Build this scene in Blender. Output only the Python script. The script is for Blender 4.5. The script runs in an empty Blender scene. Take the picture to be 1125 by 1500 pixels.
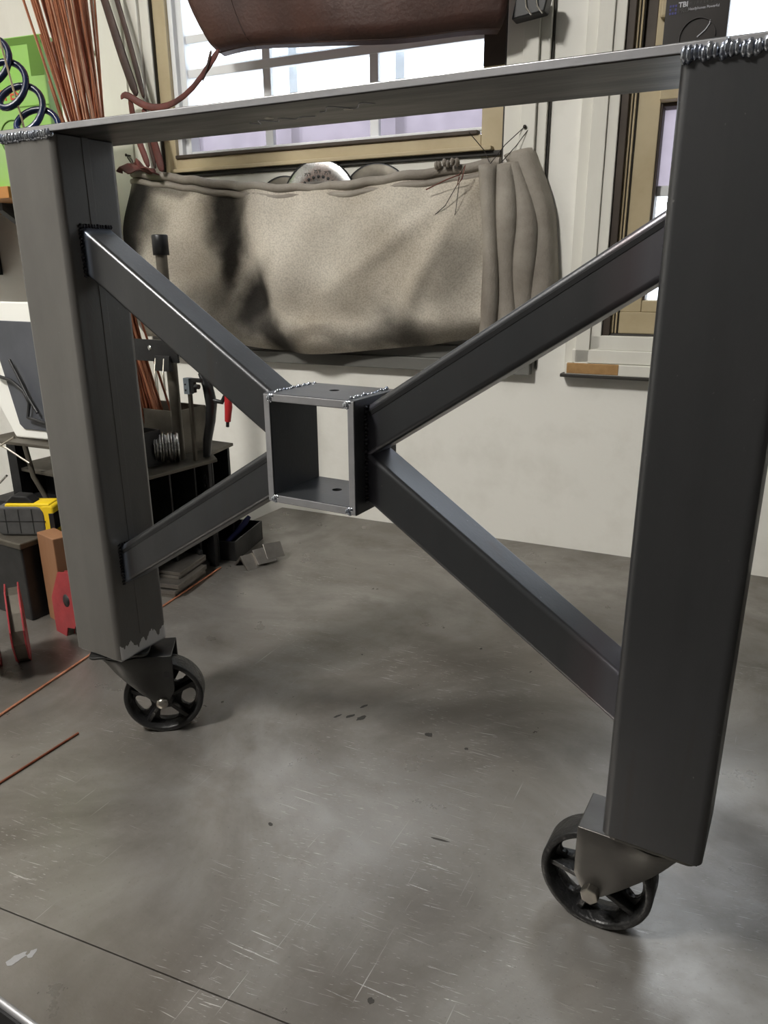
import bpy, bmesh, math, random
from mathutils import Vector, Matrix
random.seed(7)
S = 0.75                                   # drawing units -> metres
col = bpy.context.scene.collection
sc = bpy.context.scene

# ------------------------------------------------------------------ camera
CAM = Vector((0.9723, -0.6871, 0.7431))
yaw, pitch, roll = 0.5224, -0.3143, -0.0068
fw = Vector((-math.sin(yaw)*math.cos(pitch), math.cos(yaw)*math.cos(pitch), math.sin(pitch)))
rt = Vector((math.cos(yaw), math.sin(yaw), 0)); up = rt.cross(fw)
r2 = rt*math.cos(roll)+up*math.sin(roll); u2 = up*math.cos(roll)-rt*math.sin(roll)
cam = bpy.data.cameras.new('camera'); camo = bpy.data.objects.new('camera', cam); col.objects.link(camo)
m = Matrix((r2, u2, -fw)).transposed().to_4x4(); m.translation = CAM*S
camo.matrix_world = m
cam.sensor_fit = 'HORIZONTAL'; cam.sensor_width = 36.0; cam.lens = 36.0*1090.7/1125.0
cam.clip_start = 0.02; cam.clip_end = 100
sc.camera = camo

# ------------------------------------------------------------------ world, exposure
w = bpy.data.worlds.new('World'); sc.world = w; w.use_nodes = True
bg = w.node_tree.nodes['Background']; bg.inputs[0].default_value = (0.88, 0.94, 1.0, 1); bg.inputs[1].default_value = 4.4
sc.view_settings.view_transform = 'Standard'; sc.view_settings.look = 'None'
sc.view_settings.exposure = 0.0; sc.view_settings.gamma = 1.0
sc.view_settings.use_curve_mapping = False
LAMP_MAIN, LAMP_SIDE = 190.0, 20.0           # emission strength of the two ceiling lamp diffusers

# ------------------------------------------------------------------ material helpers
def mat(name, color, rough=.5, metal=0., color2=None, scale=8., detail=6., bump=0., bscale=60., rvar=.1, contrast=(.35, .65), stretch=(1, 1, 1), spec=None, trans=None):
    M = bpy.data.materials.new(name); M.use_nodes = True
    nt = M.node_tree; b = nt.nodes['Principled BSDF']
    b.inputs['Base Color'].default_value = (*color, 1); b.inputs['Roughness'].default_value = rough; b.inputs['Metallic'].default_value = metal
    if spec is not None: b.inputs['Specular IOR Level'].default_value = spec
    if color2 or bump:
        tc = nt.nodes.new('ShaderNodeTexCoord'); mp = nt.nodes.new('ShaderNodeMapping'); mp.inputs['Scale'].default_value = stretch
        nt.links.new(tc.outputs['Object'], mp.inputs['Vector'])
    if color2:
        n = nt.nodes.new('ShaderNodeTexNoise'); n.inputs['Scale'].default_value = scale; n.inputs['Detail'].default_value = detail; n.inputs['Roughness'].default_value = .6
        nt.links.new(mp.outputs[0], n.inputs['Vector'])
        r = nt.nodes.new('ShaderNodeValToRGB'); r.color_ramp.elements[0].position = contrast[0]; r.color_ramp.elements[1].position = contrast[1]
        r.color_ramp.elements[0].color = (*color2, 1); r.color_ramp.elements[1].color = (*color, 1)
        nt.links.new(n.outputs['Fac'], r.inputs['Fac']); nt.links.new(r.outputs['Color'], b.inputs['Base Color'])
        if rvar:
            mr = nt.nodes.new('ShaderNodeMapRange'); mr.inputs[1].default_value = .3; mr.inputs[2].default_value = .7
            mr.inputs[3].default_value = min(1, rough+rvar); mr.inputs[4].default_value = max(.02, rough-rvar)
            nt.links.new(n.outputs['Fac'], mr.inputs[0]); nt.links.new(mr.outputs[0], b.inputs['Roughness'])
    if bump:
        n2 = nt.nodes.new('ShaderNodeTexNoise'); n2.inputs['Scale'].default_value = bscale; n2.inputs['Detail'].default_value = 4
        nt.links.new(mp.outputs[0], n2.inputs['Vector'])
        bp = nt.nodes.new('ShaderNodeBump'); bp.inputs['Strength'].default_value = bump; bp.inputs['Distance'].default_value = .002
        nt.links.new(n2.outputs['Fac'], bp.inputs['Height']); nt.links.new(bp.outputs[0], b.inputs['Normal'])
    return M

M = {}
def mill_material(name, c0, c1, rough, metal, rust, tint):
    m_ = bpy.data.materials.new(name); m_.use_nodes = True; nt = m_.node_tree; b = nt.nodes['Principled BSDF']
    N = lambda t: nt.nodes.new(t); Lk = nt.links.new; tc = N('ShaderNodeTexCoord')
    def noise(scale, detail, stretch, loc=(0, 0, 0)):
        mp = N('ShaderNodeMapping'); mp.inputs['Scale'].default_value = stretch; mp.inputs['Location'].default_value = loc; Lk(tc.outputs['Object'], mp.inputs[0])
        n = N('ShaderNodeTexNoise'); n.inputs['Scale'].default_value = scale; n.inputs['Detail'].default_value = detail; n.inputs['Roughness'].default_value = .6; Lk(mp.outputs[0], n.inputs['Vector']); return n.outputs['Fac']
    def rng(f, a, c, lo=0., hi=1.):
        r = N('ShaderNodeMapRange'); r.inputs[1].default_value = a; r.inputs[2].default_value = c; r.inputs[3].default_value = lo; r.inputs[4].default_value = hi; Lk(f, r.inputs[0]); return r.outputs[0]
    def mix(f, a, c):
        q = N('ShaderNodeMix'); q.data_type = 'RGBA'; Lk(f, q.inputs[0])
        for i, v in ((6, a), (7, c)):
            if isinstance(v, tuple): q.inputs[i].default_value = (*v, 1)
            else: Lk(v, q.inputs[i])
        return q.outputs[2]
    blot = noise(5, 8, (1, 1, .5)); streak = noise(22, 5, (1, 1, .05)); st2 = noise(30, 4, (1, 1, .06), (4, 2, 1)); speck = noise(300, 2, (1, 1, .6)); bl2 = noise(3.5, 5, (1, 1, .6), (7, 1, 3))
    c = mix(rng(blot, .33, .68), c1, c0)
    c = mix(rng(streak, .48, .75, 0, .45), c, tuple(x*.62 for x in c0))
    c = mix(rng(bl2, .45, .7, 0, .5), c, tint)
    c = mix(rng(st2, .60, .78, 0, .55), c, rust)
    c = mix(rng(speck, .72, .80, 0, .5), c, (.34, .34, .34))
    Lk(c, b.inputs['Base Color']); b.inputs['Metallic'].default_value = metal; b.inputs['Specular IOR Level'].default_value = .4
    Lk(rng(blot, .3, .7, rough+.07, rough-.05), b.inputs['Roughness'])
    bp = N('ShaderNodeBump'); bp.inputs['Strength'].default_value = .10; bp.inputs['Distance'].default_value = .001; Lk(speck, bp.inputs['Height']); Lk(bp.outputs[0], b.inputs['Normal'])
    return m_
M['mill'] = mill_material('mill_scale_steel', (.118, .119, .124), (.080, .081, .085), .35, .8, (.095, .074, .060), (.078, .088, .098))
M['mill_warm'] = mill_material('warm_mill_scale_steel', (.205, .198, .187), (.135, .130, .122), .38, .5, (.125, .085, .062), (.10, .10, .10))
M['mill_light'] = mat('bright_steel_edge', (.52, .52, .54), .36, .7, (.38, .38, .40), 20, 6, .08, 200, .06)
M['plate_brown'] = mat('oily_plate_steel', (.095, .083, .071), .42, .4, (.022, .019, .017), 11, 8, .1, 120, .08, (.40, .62), (.35, 2, 1))
M['weld'] = mat('weld_metal', (.62, .65, .70), .22, .95, (.22, .25, .32), 90, 3, .3, 160, .1)
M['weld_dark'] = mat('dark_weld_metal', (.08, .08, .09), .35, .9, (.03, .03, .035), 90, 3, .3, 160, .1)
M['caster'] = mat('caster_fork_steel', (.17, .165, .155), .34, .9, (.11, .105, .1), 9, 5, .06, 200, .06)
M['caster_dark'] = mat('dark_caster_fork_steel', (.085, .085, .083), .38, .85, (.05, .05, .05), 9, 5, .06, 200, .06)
M['cast'] = mat('black_cast_iron', (.022, .022, .023), .36, .3, (.012, .012, .012), 60, 5, .5, 220, .1)
M['bolt'] = mat('zinc_bolt', (.5, .47, .42), .3, 1., (.35, .33, .3), 40, 3, .1, 200, .05)
M['black'] = mat('black_paint', (.012, .012, .013), .45)
M['black_mark'] = mat('scorched_steel', (.045, .042, .038), .6, .3)
M['darksteel'] = mat('dark_steel', (.055, .056, .058), .42, .7, (.03, .03, .032), 10, 5, .1, 120, .08)
M['olive'] = mat('grimy_steel', (.16, .145, .12), .5, .6, (.09, .08, .065), 12, 6, .1, 100, .08)
M['silver'] = mat('silver_steel', (.75, .75, .74), .25, 1., (.5, .5, .5), 14, 5, .1, 120, .08)
M['flat'] = mat('flat_bar_steel', (.3, .28, .255), .38, .85, (.18, .165, .15), 12, 6, .1, 120, .08)
M['red'] = mat('red_powder_coat', (.33, .025, .032), .4, .0, (.20, .014, .02), 20, 5, .15, 150, .08)
M['redh'] = mat('red_grip', (.5, .025, .03), .45, 0)
M['copper'] = mat('copper_rod', (.60, .26, .15), .42, .6, (.40, .16, .085), 30, 3, 0, 60, .08)
M['copper2'] = mat('pale_copper_rod', (.72, .42, .29), .40, .6, (.55, .29, .19), 30, 3, 0, 60, .08)
M['copper3'] = mat('dark_copper_rod', (.30, .10, .055), .45, .6, (.20, .06, .035), 30, 3, 0, 60, .08)
M['brass'] = mat('brass_rod', (.8, .68, .45), .3, .9)
M['yellow'] = mat('yellow_plastic', (.82, .58, .02), .35)
M['rubber'] = mat('grey_rubber', (.075, .075, .075), .6, 0, (.055, .055, .055), 30, 4, .2, 120, .05)
M['green'] = mat('green_printed_card', (.22, .52, .05), .45, 0, (.33, .5, .2), 4, 5, 0, 60, .05)
M['green_dk'] = mat('dark_green_print', (.09, .2, .02), .5)
M['redprint'] = mat('red_print', (.55, .08, .03), .6)
M['hose'] = mat('blue_hose', (.012, .03, .12), .22, 0, (.006, .01, .03), 6, 2)
M['hose_blue'] = mat('bright_blue_hose', (.03, .12, .45), .25)
M['wood'] = mat('brown_wood', (.30, .15, .075), .6, 0, (.2, .095, .045), 10, 6, .2, 80, .05, (.3, .7), (1, 1, .2))
M['orangewood'] = mat('orange_wood', (.50, .23, .06), .55, 0, (.36, .15, .04), 10, 6, .1, 80, .05, (.3, .7), (.3, 1, 1))
M['ply'] = mat('bare_sill_wood', (.42, .25, .1), .7, 0, (.33, .185, .07), 60, 5, .2, 80, 0)
M['wall'] = mat('white_painted_wall', (.86, .85, .80), .62, 0, (.76, .745, .69), 9, 10, .6, 28, .05, (.22, .52))
M['trimw'] = mat('white_window_trim', (.76, .75, .69), .5, 0, (.66, .64, .58), 9, 7, .12, 50, .05, (.2, .6), (1, 1, .3))
M['trimsootshade'] = mat('sooty_shaded_trim', (.20, .20, .185), .6, 0, (.09, .088, .08), 7, 7, .2, 50, .05, (.3, .7), (.4, 1, 1))
M['beige'] = mat('tan_vinyl_frame', (.50, .42, .27), .5, 0, (.42, .34, .205), 9, 6, .1, 50, .05, (.3, .6))
M['seal'] = mat('dark_window_seal', (.03, .027, .023), .6)
M['brownframe'] = mat('dark_brown_frame', (.06, .042, .028), .55, 0, (.04, .028, .02), 10, 4)
M['whiteframe'] = mat('white_vinyl_sash', (.80, .82, .84), .4)
M['greybar'] = mat('grey_outer_bar', (.78, .82, .86), .5)
M['leather'] = mat('brown_leather', (.066, .022, .013), .6, 0, (.034, .013, .009), 9, 8, .5, 150, .08, (.3, .7))
M['strapred'] = mat('red_leather_strap', (.15, .034, .027), .6, 0, (.07, .02, .015), 25, 5, .3, 120, .05)
M['strapbrown'] = mat('brown_leather_strap', (.055, .024, .017), .6, 0, (.028, .013, .01), 25, 5, .3, 120, .05)
M['bluetool'] = mat('blue_grip', (.03, .035, .14), .4)
M['clampblue'] = mat('grey_blue_clamp', (.23, .27, .31), .4, .6)
M['wire'] = mat('spring_wire', (.62, .58, .5), .3, 1.)
M['thinwire'] = mat('dark_tie_wire', (.03, .025, .022), .5, .6)
M['ruststitch'] = mat('rusty_tie_wire', (.14, .05, .035), .6, .4)
M['tabletwhite'] = mat('white_plastic', (.82, .82, .78), .4)
M['tabletgrey'] = mat('slate_grey_sheet', (.075, .08, .095), .55, 0, (.06, .064, .075), 8, 5)
M['boxblack'] = mat('black_printed_card', (.012, .010, .010), .4, 0, (.02, .015, .013), 5, 3)
M['boxblue'] = mat('blue_print', (.05, .05, .22), .5)
M['boxcyan'] = mat('cyan_print', (.12, .45, .55), .5)
M['printwhite'] = mat('white_print', (.55, .55, .6), .5)
M['printgrey'] = mat('grey_print', (.07, .065, .065), .5)
M['floor'] = mat('concrete_floor', (.10, .095, .09), .8, 0, (.06, .058, .055), 3, 8)
M['ceiling'] = mat('white_ceiling', (.22, .22, .21), .8)
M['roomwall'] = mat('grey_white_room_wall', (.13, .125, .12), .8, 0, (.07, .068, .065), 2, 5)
M['lampwhite'] = mat('lamp_housing_white', (.7, .7, .7), .5)

def emit(name, c, s):
    m_ = bpy.data.materials.new(name); m_.use_nodes = True; b = m_.node_tree.nodes['Principled BSDF']
    b.inputs['Base Color'].default_value = (.8, .8, .8, 1); b.inputs['Emission Color'].default_value = (*c, 1); b.inputs['Emission Strength'].default_value = s
    return m_
M['lampA'] = emit('lamp_diffuser_lit', (1., .965, .90), LAMP_MAIN)
M['lampB'] = emit('lamp_diffuser_lit_dimmer', (1., .965, .91), LAMP_SIDE)

def pane_mat(name, tint, clear):
    m_ = bpy.data.materials.new(name); m_.use_nodes = True; nt = m_.node_tree
    for n in list(nt.nodes): nt.nodes.remove(n)
    out = nt.nodes.new('ShaderNodeOutputMaterial'); mx = nt.nodes.new('ShaderNodeMixShader'); tr = nt.nodes.new('ShaderNodeBsdfTransparent'); tl = nt.nodes.new('ShaderNodeBsdfTranslucent')
    gl = nt.nodes.new('ShaderNodeBsdfGlossy'); gl.inputs['Roughness'].default_value = .05; m2 = nt.nodes.new('ShaderNodeMixShader'); m2.inputs[0].default_value = .05
    tr.inputs[0].default_value = (*tint, 1); tl.inputs[0].default_value = (*tint, 1); mx.inputs[0].default_value = 1-clear
    tc = nt.nodes.new('ShaderNodeTexCoord'); no = nt.nodes.new('ShaderNodeTexNoise'); no.inputs['Scale'].default_value = 22; no.inputs['Detail'].default_value = 6
    rp = nt.nodes.new('ShaderNodeValToRGB'); rp.color_ramp.elements[0].position = .35; rp.color_ramp.elements[1].position = .6
    rp.color_ramp.elements[0].color = (*[c*.93 for c in tint], 1); rp.color_ramp.elements[1].color = (*tint, 1)
    nt.links.new(tc.outputs['Object'], no.inputs['Vector']); nt.links.new(no.outputs['Fac'], rp.inputs[0]); nt.links.new(rp.outputs[0], tl.inputs[0]); nt.links.new(rp.outputs[0], tr.inputs[0])
    nt.links.new(tr.outputs[0], mx.inputs[1]); nt.links.new(tl.outputs[0], mx.inputs[2]); nt.links.new(mx.outputs[0], m2.inputs[1]); nt.links.new(gl.outputs[0], m2.inputs[2]); nt.links.new(m2.outputs[0], out.inputs[0])
    return m_
M['glass'] = pane_mat('clear_window_glass', (.97, .985, 1.), .9)
M['film'] = pane_mat('frosted_lavender_glass', (.435, .405, .435), .55)

# bench top: worn steel with scratches
def bench_material():
    m_ = bpy.data.materials.new('scratched_bench_steel'); m_.use_nodes = True; nt = m_.node_tree; b = nt.nodes['Principled BSDF']
    N = lambda t: nt.nodes.new(t); Lk = nt.links.new
    tc = N('ShaderNodeTexCoord')
    def noise(scale, detail, stretch=(1, 1, 1), rot=0., dist=0., loc=(0, 0, 0)):
        mp = N('ShaderNodeMapping'); mp.inputs['Rotation'].default_value = (0, 0, rot); mp.inputs['Location'].default_value = loc
        mp2 = N('ShaderNodeMapping'); mp2.inputs['Scale'].default_value = stretch
        Lk(tc.outputs['Object'], mp.inputs[0]); Lk(mp.outputs[0], mp2.inputs[0])
        n = N('ShaderNodeTexNoise'); n.inputs['Scale'].default_value = scale; n.inputs['Detail'].default_value = detail; n.inputs['Roughness'].default_value = .62; n.inputs['Distortion'].default_value = dist
        Lk(mp2.outputs[0], n.inputs['Vector']); return n.outputs['Fac']
    def ramp(f, a, c, lo=0., hi=1.):
        r = N('ShaderNodeMapRange'); r.inputs[1].default_value = a; r.inputs[2].default_value = c; r.inputs[3].default_value = lo; r.inputs[4].default_value = hi; Lk(f, r.inputs[0]); return r.outputs[0]
    def mul(a, c):
        q = N('ShaderNodeMath'); q.operation = 'MULTIPLY'; Lk(a, q.inputs[0])
        if isinstance(c, float): q.inputs[1].default_value = c
        else: Lk(c, q.inputs[1])
        return q.outputs[0]
    def mx(a, c):
        q = N('ShaderNodeMath'); q.operation = 'MAXIMUM'; Lk(a, q.inputs[0]); Lk(c, q.inputs[1]); return q.outputs[0]
    def mixc(f, a, c):
        q = N('ShaderNodeMix'); q.data_type = 'RGBA'; Lk(f, q.inputs[0])
        for i, v in ((6, a), (7, c)):
            if isinstance(v, tuple): q.inputs[i].default_value = (*v, 1)
            else: Lk(v, q.inputs[i])
        return q.outputs[2]
    big = noise(3.2, 8, dist=.9); mid = noise(14, 6); grit = noise(240, 3)
    c = mixc(ramp(big, .36, .64), (.17, .155, .136), (.325, .31, .29))
    c = mixc(mul(ramp(noise(6, 6, (.5, 1, 1), loc=(5, 5, 0)), .5, .72), .6), c, (.125, .108, .088))
    c = mixc(mul(ramp(mid, .5, .75), .45), c, (.15, .135, .115))
    c = mixc(mul(ramp(grit, .62, .78), .55), c, (.12, .115, .11))
    sA = ramp(noise(520, 2, (.05, 1, 1), math.radians(-12)), .66, .71)
    sB = ramp(noise(380, 2, (.03, 1, 1), math.radians(-4), loc=(3, 1, 0)), .675, .71)
    sC = ramp(noise(420, 2, (.02, 1, 1), math.radians(-92), loc=(1, 5, 0)), .69, .73)
    sD = ramp(noise(700, 2, (.12, 1, 1), math.radians(-14), loc=(7, 2, 0)), .66, .72)
    msk = ramp(noise(5, 4, loc=(2, 8, 0)), .47, .66); msk2 = ramp(noise(4, 3, loc=(9, 3, 0)), .5, .66)
    scr = mx(mul(mx(mx(sA, sB), sD), msk), mul(mul(sC, msk2), .6))
    c = mixc(mul(scr, .85), c, (.78, .76, .74))
    Lk(c, b.inputs['Base Color'])
    b.inputs['Metallic'].default_value = .6
    r = ramp(mid, .3, .7, .26, .42)
    q = N('ShaderNodeMath'); q.operation = 'SUBTRACT'; Lk(r, q.inputs[0]); Lk(mul(scr, .08), q.inputs[1]); Lk(q.outputs[0], b.inputs['Roughness'])
    bp = N('ShaderNodeBump'); bp.inputs['Strength'].default_value = .22; bp.inputs['Distance'].default_value = .001
    ad = N('ShaderNodeMath'); ad.operation = 'ADD'; Lk(mul(grit, .5), ad.inputs[0]); Lk(scr, ad.inputs[1]); Lk(ad.outputs[0], bp.inputs['Height']); Lk(bp.outputs[0], b.inputs['Normal'])
    return m_
M['bench'] = bench_material()

# welding blanket: woven glass cloth with soot stains and dark bands along the fold
def blanket_material():
    m_ = bpy.data.materials.new('woven_glass_cloth'); m_.use_nodes = True; nt = m_.node_tree; b = nt.nodes['Principled BSDF']
    N = lambda t: nt.nodes.new(t); Lk = nt.links.new
    tc = N('ShaderNodeTexCoord')
    def noise(scale, detail, stretch=(1, 1, 1)):
        mp = N('ShaderNodeMapping'); mp.inputs['Scale'].default_value = stretch; Lk(tc.outputs['Object'], mp.inputs[0])
        n = N('ShaderNodeTexNoise'); n.inputs['Scale'].default_value = scale; n.inputs['Detail'].default_value = detail; Lk(mp.outputs[0], n.inputs['Vector']); return n
    n1 = noise(5, 6); n3 = noise(320, 2, (1, 1, 1)); n4 = noise(60, 2, (.05, 1, 1))
    r = N('ShaderNodeValToRGB'); e = r.color_ramp.elements; e[0].position = .32; e[1].position = .66; e[0].color = (.40, .35, .28, 1); e[1].color = (.62, .575, .50, 1); Lk(n1.outputs['Fac'], r.inputs[0])
    cur = r.outputs[0]
    # warped coordinates for the stain outlines
    nw = noise(7, 4); sb = N('ShaderNodeVectorMath'); sb.operation = 'SUBTRACT'; Lk(nw.outputs['Color'], sb.inputs[0]); sb.inputs[1].default_value = (.5, .5, .5)
    scn = N('ShaderNodeVectorMath'); scn.operation = 'SCALE'; Lk(sb.outputs[0], scn.inputs[0]); scn.inputs['Scale'].default_value = .12
    ad = N('ShaderNodeVectorMath'); ad.operation = 'ADD'; Lk(tc.outputs['Object'], ad.inputs[0]); Lk(scn.outputs[0], ad.inputs[1])
    # (s, z, half-size s, half-size z, tilt, strength)
    for (s0, z0, hs, hz, tl, k) in [(-.925, .94, .055, .13, 0, 1.), (-.935, .76, .04, .16, 0, .97), (-.60, .90, .045, .09, .1, .93), (-.575, .79, .03, .12, .3, .93), (-.50, .66, .05, .10, .5, .98), (-.42, .575, .085, .045, .3, .95), (-.03, .57, .09, .035, 0, .75), (-.05, .62, .05, .03, .4, .5), (-.70, .62, .12, .06, 0, .6), (-.78, 1.0, .16, .025, 0, .6), (-.86, .88, .05, .05, .5, .5), (.14, .60, .05, .09, 0, .35), (.12, .75, .04, .08, .6, .3), (-.25, .56, .12, .02, 0, .4)]:
        mp = N('ShaderNodeMapping'); mp.vector_type = 'TEXTURE'; mp.inputs['Location'].default_value = (s0*S, 0, z0*S); mp.inputs['Rotation'].default_value = (0, tl, 0); mp.inputs['Scale'].default_value = (hs*S*1.6, 10, hz*S*1.6)
        Lk(ad.outputs[0], mp.inputs[0])
        ln = N('ShaderNodeVectorMath'); ln.operation = 'LENGTH'; Lk(mp.outputs[0], ln.inputs[0])
        mr = N('ShaderNodeMapRange'); mr.interpolation_type = 'SMOOTHSTEP'; mr.inputs[1].default_value = .25; mr.inputs[2].default_value = 1.15; mr.inputs[3].default_value = k; mr.inputs[4].default_value = 0; Lk(ln.outputs['Value'], mr.inputs[0])
        q = N('ShaderNodeMix'); q.data_type = 'RGBA'; Lk(mr.outputs[0], q.inputs[0]); Lk(cur, q.inputs[6]); q.inputs[7].default_value = (.018, .016, .014, 1); cur = q.outputs[2]
    # weave flecks and faint woven lines
    q = N('ShaderNodeMix'); q.data_type = 'RGBA'; q.blend_type = 'MULTIPLY'; q.inputs[0].default_value = .35; Lk(cur, q.inputs[6])
    r3 = N('ShaderNodeValToRGB'); r3.color_ramp.elements[0].position = .35; r3.color_ramp.elements[1].position = .6; r3.color_ramp.elements[0].color = (.35, .35, .35, 1); Lk(n3.outputs['Fac'], r3.inputs[0]); Lk(r3.outputs[0], q.inputs[7]); cur = q.outputs[2]
    Lk(cur, b.inputs['Base Color']); b.inputs['Roughness'].default_value = .75; b.inputs['Specular IOR Level'].default_value = .15
    bp = N('ShaderNodeBump'); bp.inputs['Strength'].default_value = .5; bp.inputs['Distance'].default_value = .001; Lk(n3.outputs['Fac'], bp.inputs['Height']); Lk(bp.outputs[0], b.inputs['Normal'])
    return m_
M['blanket'] = blanket_material()
M['pleat'] = mat('glass_cloth_fold', (.34, .31, .265), .62, 0, (.19, .165, .138), 9, 6, .5, 320, .04)

# left leg steel with the bare ground patch at its foot
def leg_left_material():
    m_ = M['mill_warm'].copy(); m_.name = 'mill_scale_steel_ground_at_foot'; nt = m_.node_tree; b = nt.nodes['Principled BSDF']
    N = lambda t: nt.nodes.new(t); Lk = nt.links.new
    src = b.inputs['Base Color'].links[0].from_socket
    tc = N('ShaderNodeTexCoord'); sx = N('ShaderNodeSeparateXYZ'); Lk(tc.outputs['Object'], sx.inputs[0])
    mp = N('ShaderNodeMapping'); mp.inputs['Scale'].default_value = (0, 1, .25); Lk(tc.outputs['Object'], mp.inputs[0])
    no = N('ShaderNodeTexNoise'); no.inputs['Scale'].default_value = 90; no.inputs['Detail'].default_value = 3; Lk(mp.outputs[0], no.inputs['Vector'])
    h = N('ShaderNodeMath'); h.operation = 'MULTIPLY_ADD'; h.inputs[1].default_value = .045; h.inputs[2].default_value = .163*S-.006; Lk(no.outputs['Fac'], h.inputs[0])
    lt = N('ShaderNodeMath'); lt.operation = 'LESS_THAN'; Lk(sx.outputs['Z'], lt.inputs[0]); Lk(h.outputs[0], lt.inputs[1])
    gx = N('ShaderNodeMath'); gx.operation = 'GREATER_THAN'; Lk(sx.outputs['X'], gx.inputs[0]); gx.inputs[1].default_value = .1*S
    an = N('ShaderNodeMath'); an.operation = 'MULTIPLY'; Lk(lt.outputs[0], an.inputs[0]); Lk(gx.outputs[0], an.inputs[1])
    q = N('ShaderNodeMix'); q.data_type = 'RGBA'; Lk(an.outputs[0], q.inputs[0]); Lk(src, q.inputs[6]); q.inputs[7].default_value = (.62, .62, .62, 1); Lk(q.outputs[2], b.inputs['Base Color'])
    return m_
M['mill_leg'] = leg_left_material()
def tint_material():
    m_ = M['mill'].copy(); m_.name = 'mill_scale_steel_heat_tinted'; nt = m_.node_tree; b = nt.nodes['Principled BSDF']
    N = lambda t: nt.nodes.new(t); Lk = nt.links.new; src = b.inputs['Base Color'].links[0].from_socket
    tc = N('ShaderNodeTexCoord'); sx = N('ShaderNodeSeparateXYZ'); Lk(tc.outputs['Object'], sx.inputs[0]); cur = src
    for x_, d_, c_ in ((.845, .030, (.30, .36, .42)), (.845, .062, (.15, .13, .14)), (.1016, .016, (.26, .30, .38)), (.5385, .02, (.12, .12, .15))):
        df = N('ShaderNodeMath'); df.operation = 'SUBTRACT'; Lk(sx.outputs['X'], df.inputs[0]); df.inputs[1].default_value = x_*S
        ab = N('ShaderNodeMath'); ab.operation = 'ABSOLUTE'; Lk(df.outputs[0], ab.inputs[0])
        mr = N('ShaderNodeMapRange'); mr.inputs[1].default_value = d_*S*.45; mr.inputs[2].default_value = d_*S; mr.inputs[3].default_value = .75; mr.inputs[4].default_value = 0; Lk(ab.outputs[0], mr.inputs[0])
        q = N('ShaderNodeMix'); q.data_type = 'RGBA'; Lk(mr.outputs[0], q.inputs[0]); Lk(cur, q.inputs[6]); q.inputs[7].default_value = (*c_, 1); cur = q.outputs[2]
    Lk(cur, b.inputs['Base Color']); return m_
M['mill_brace'] = tint_material()

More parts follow.
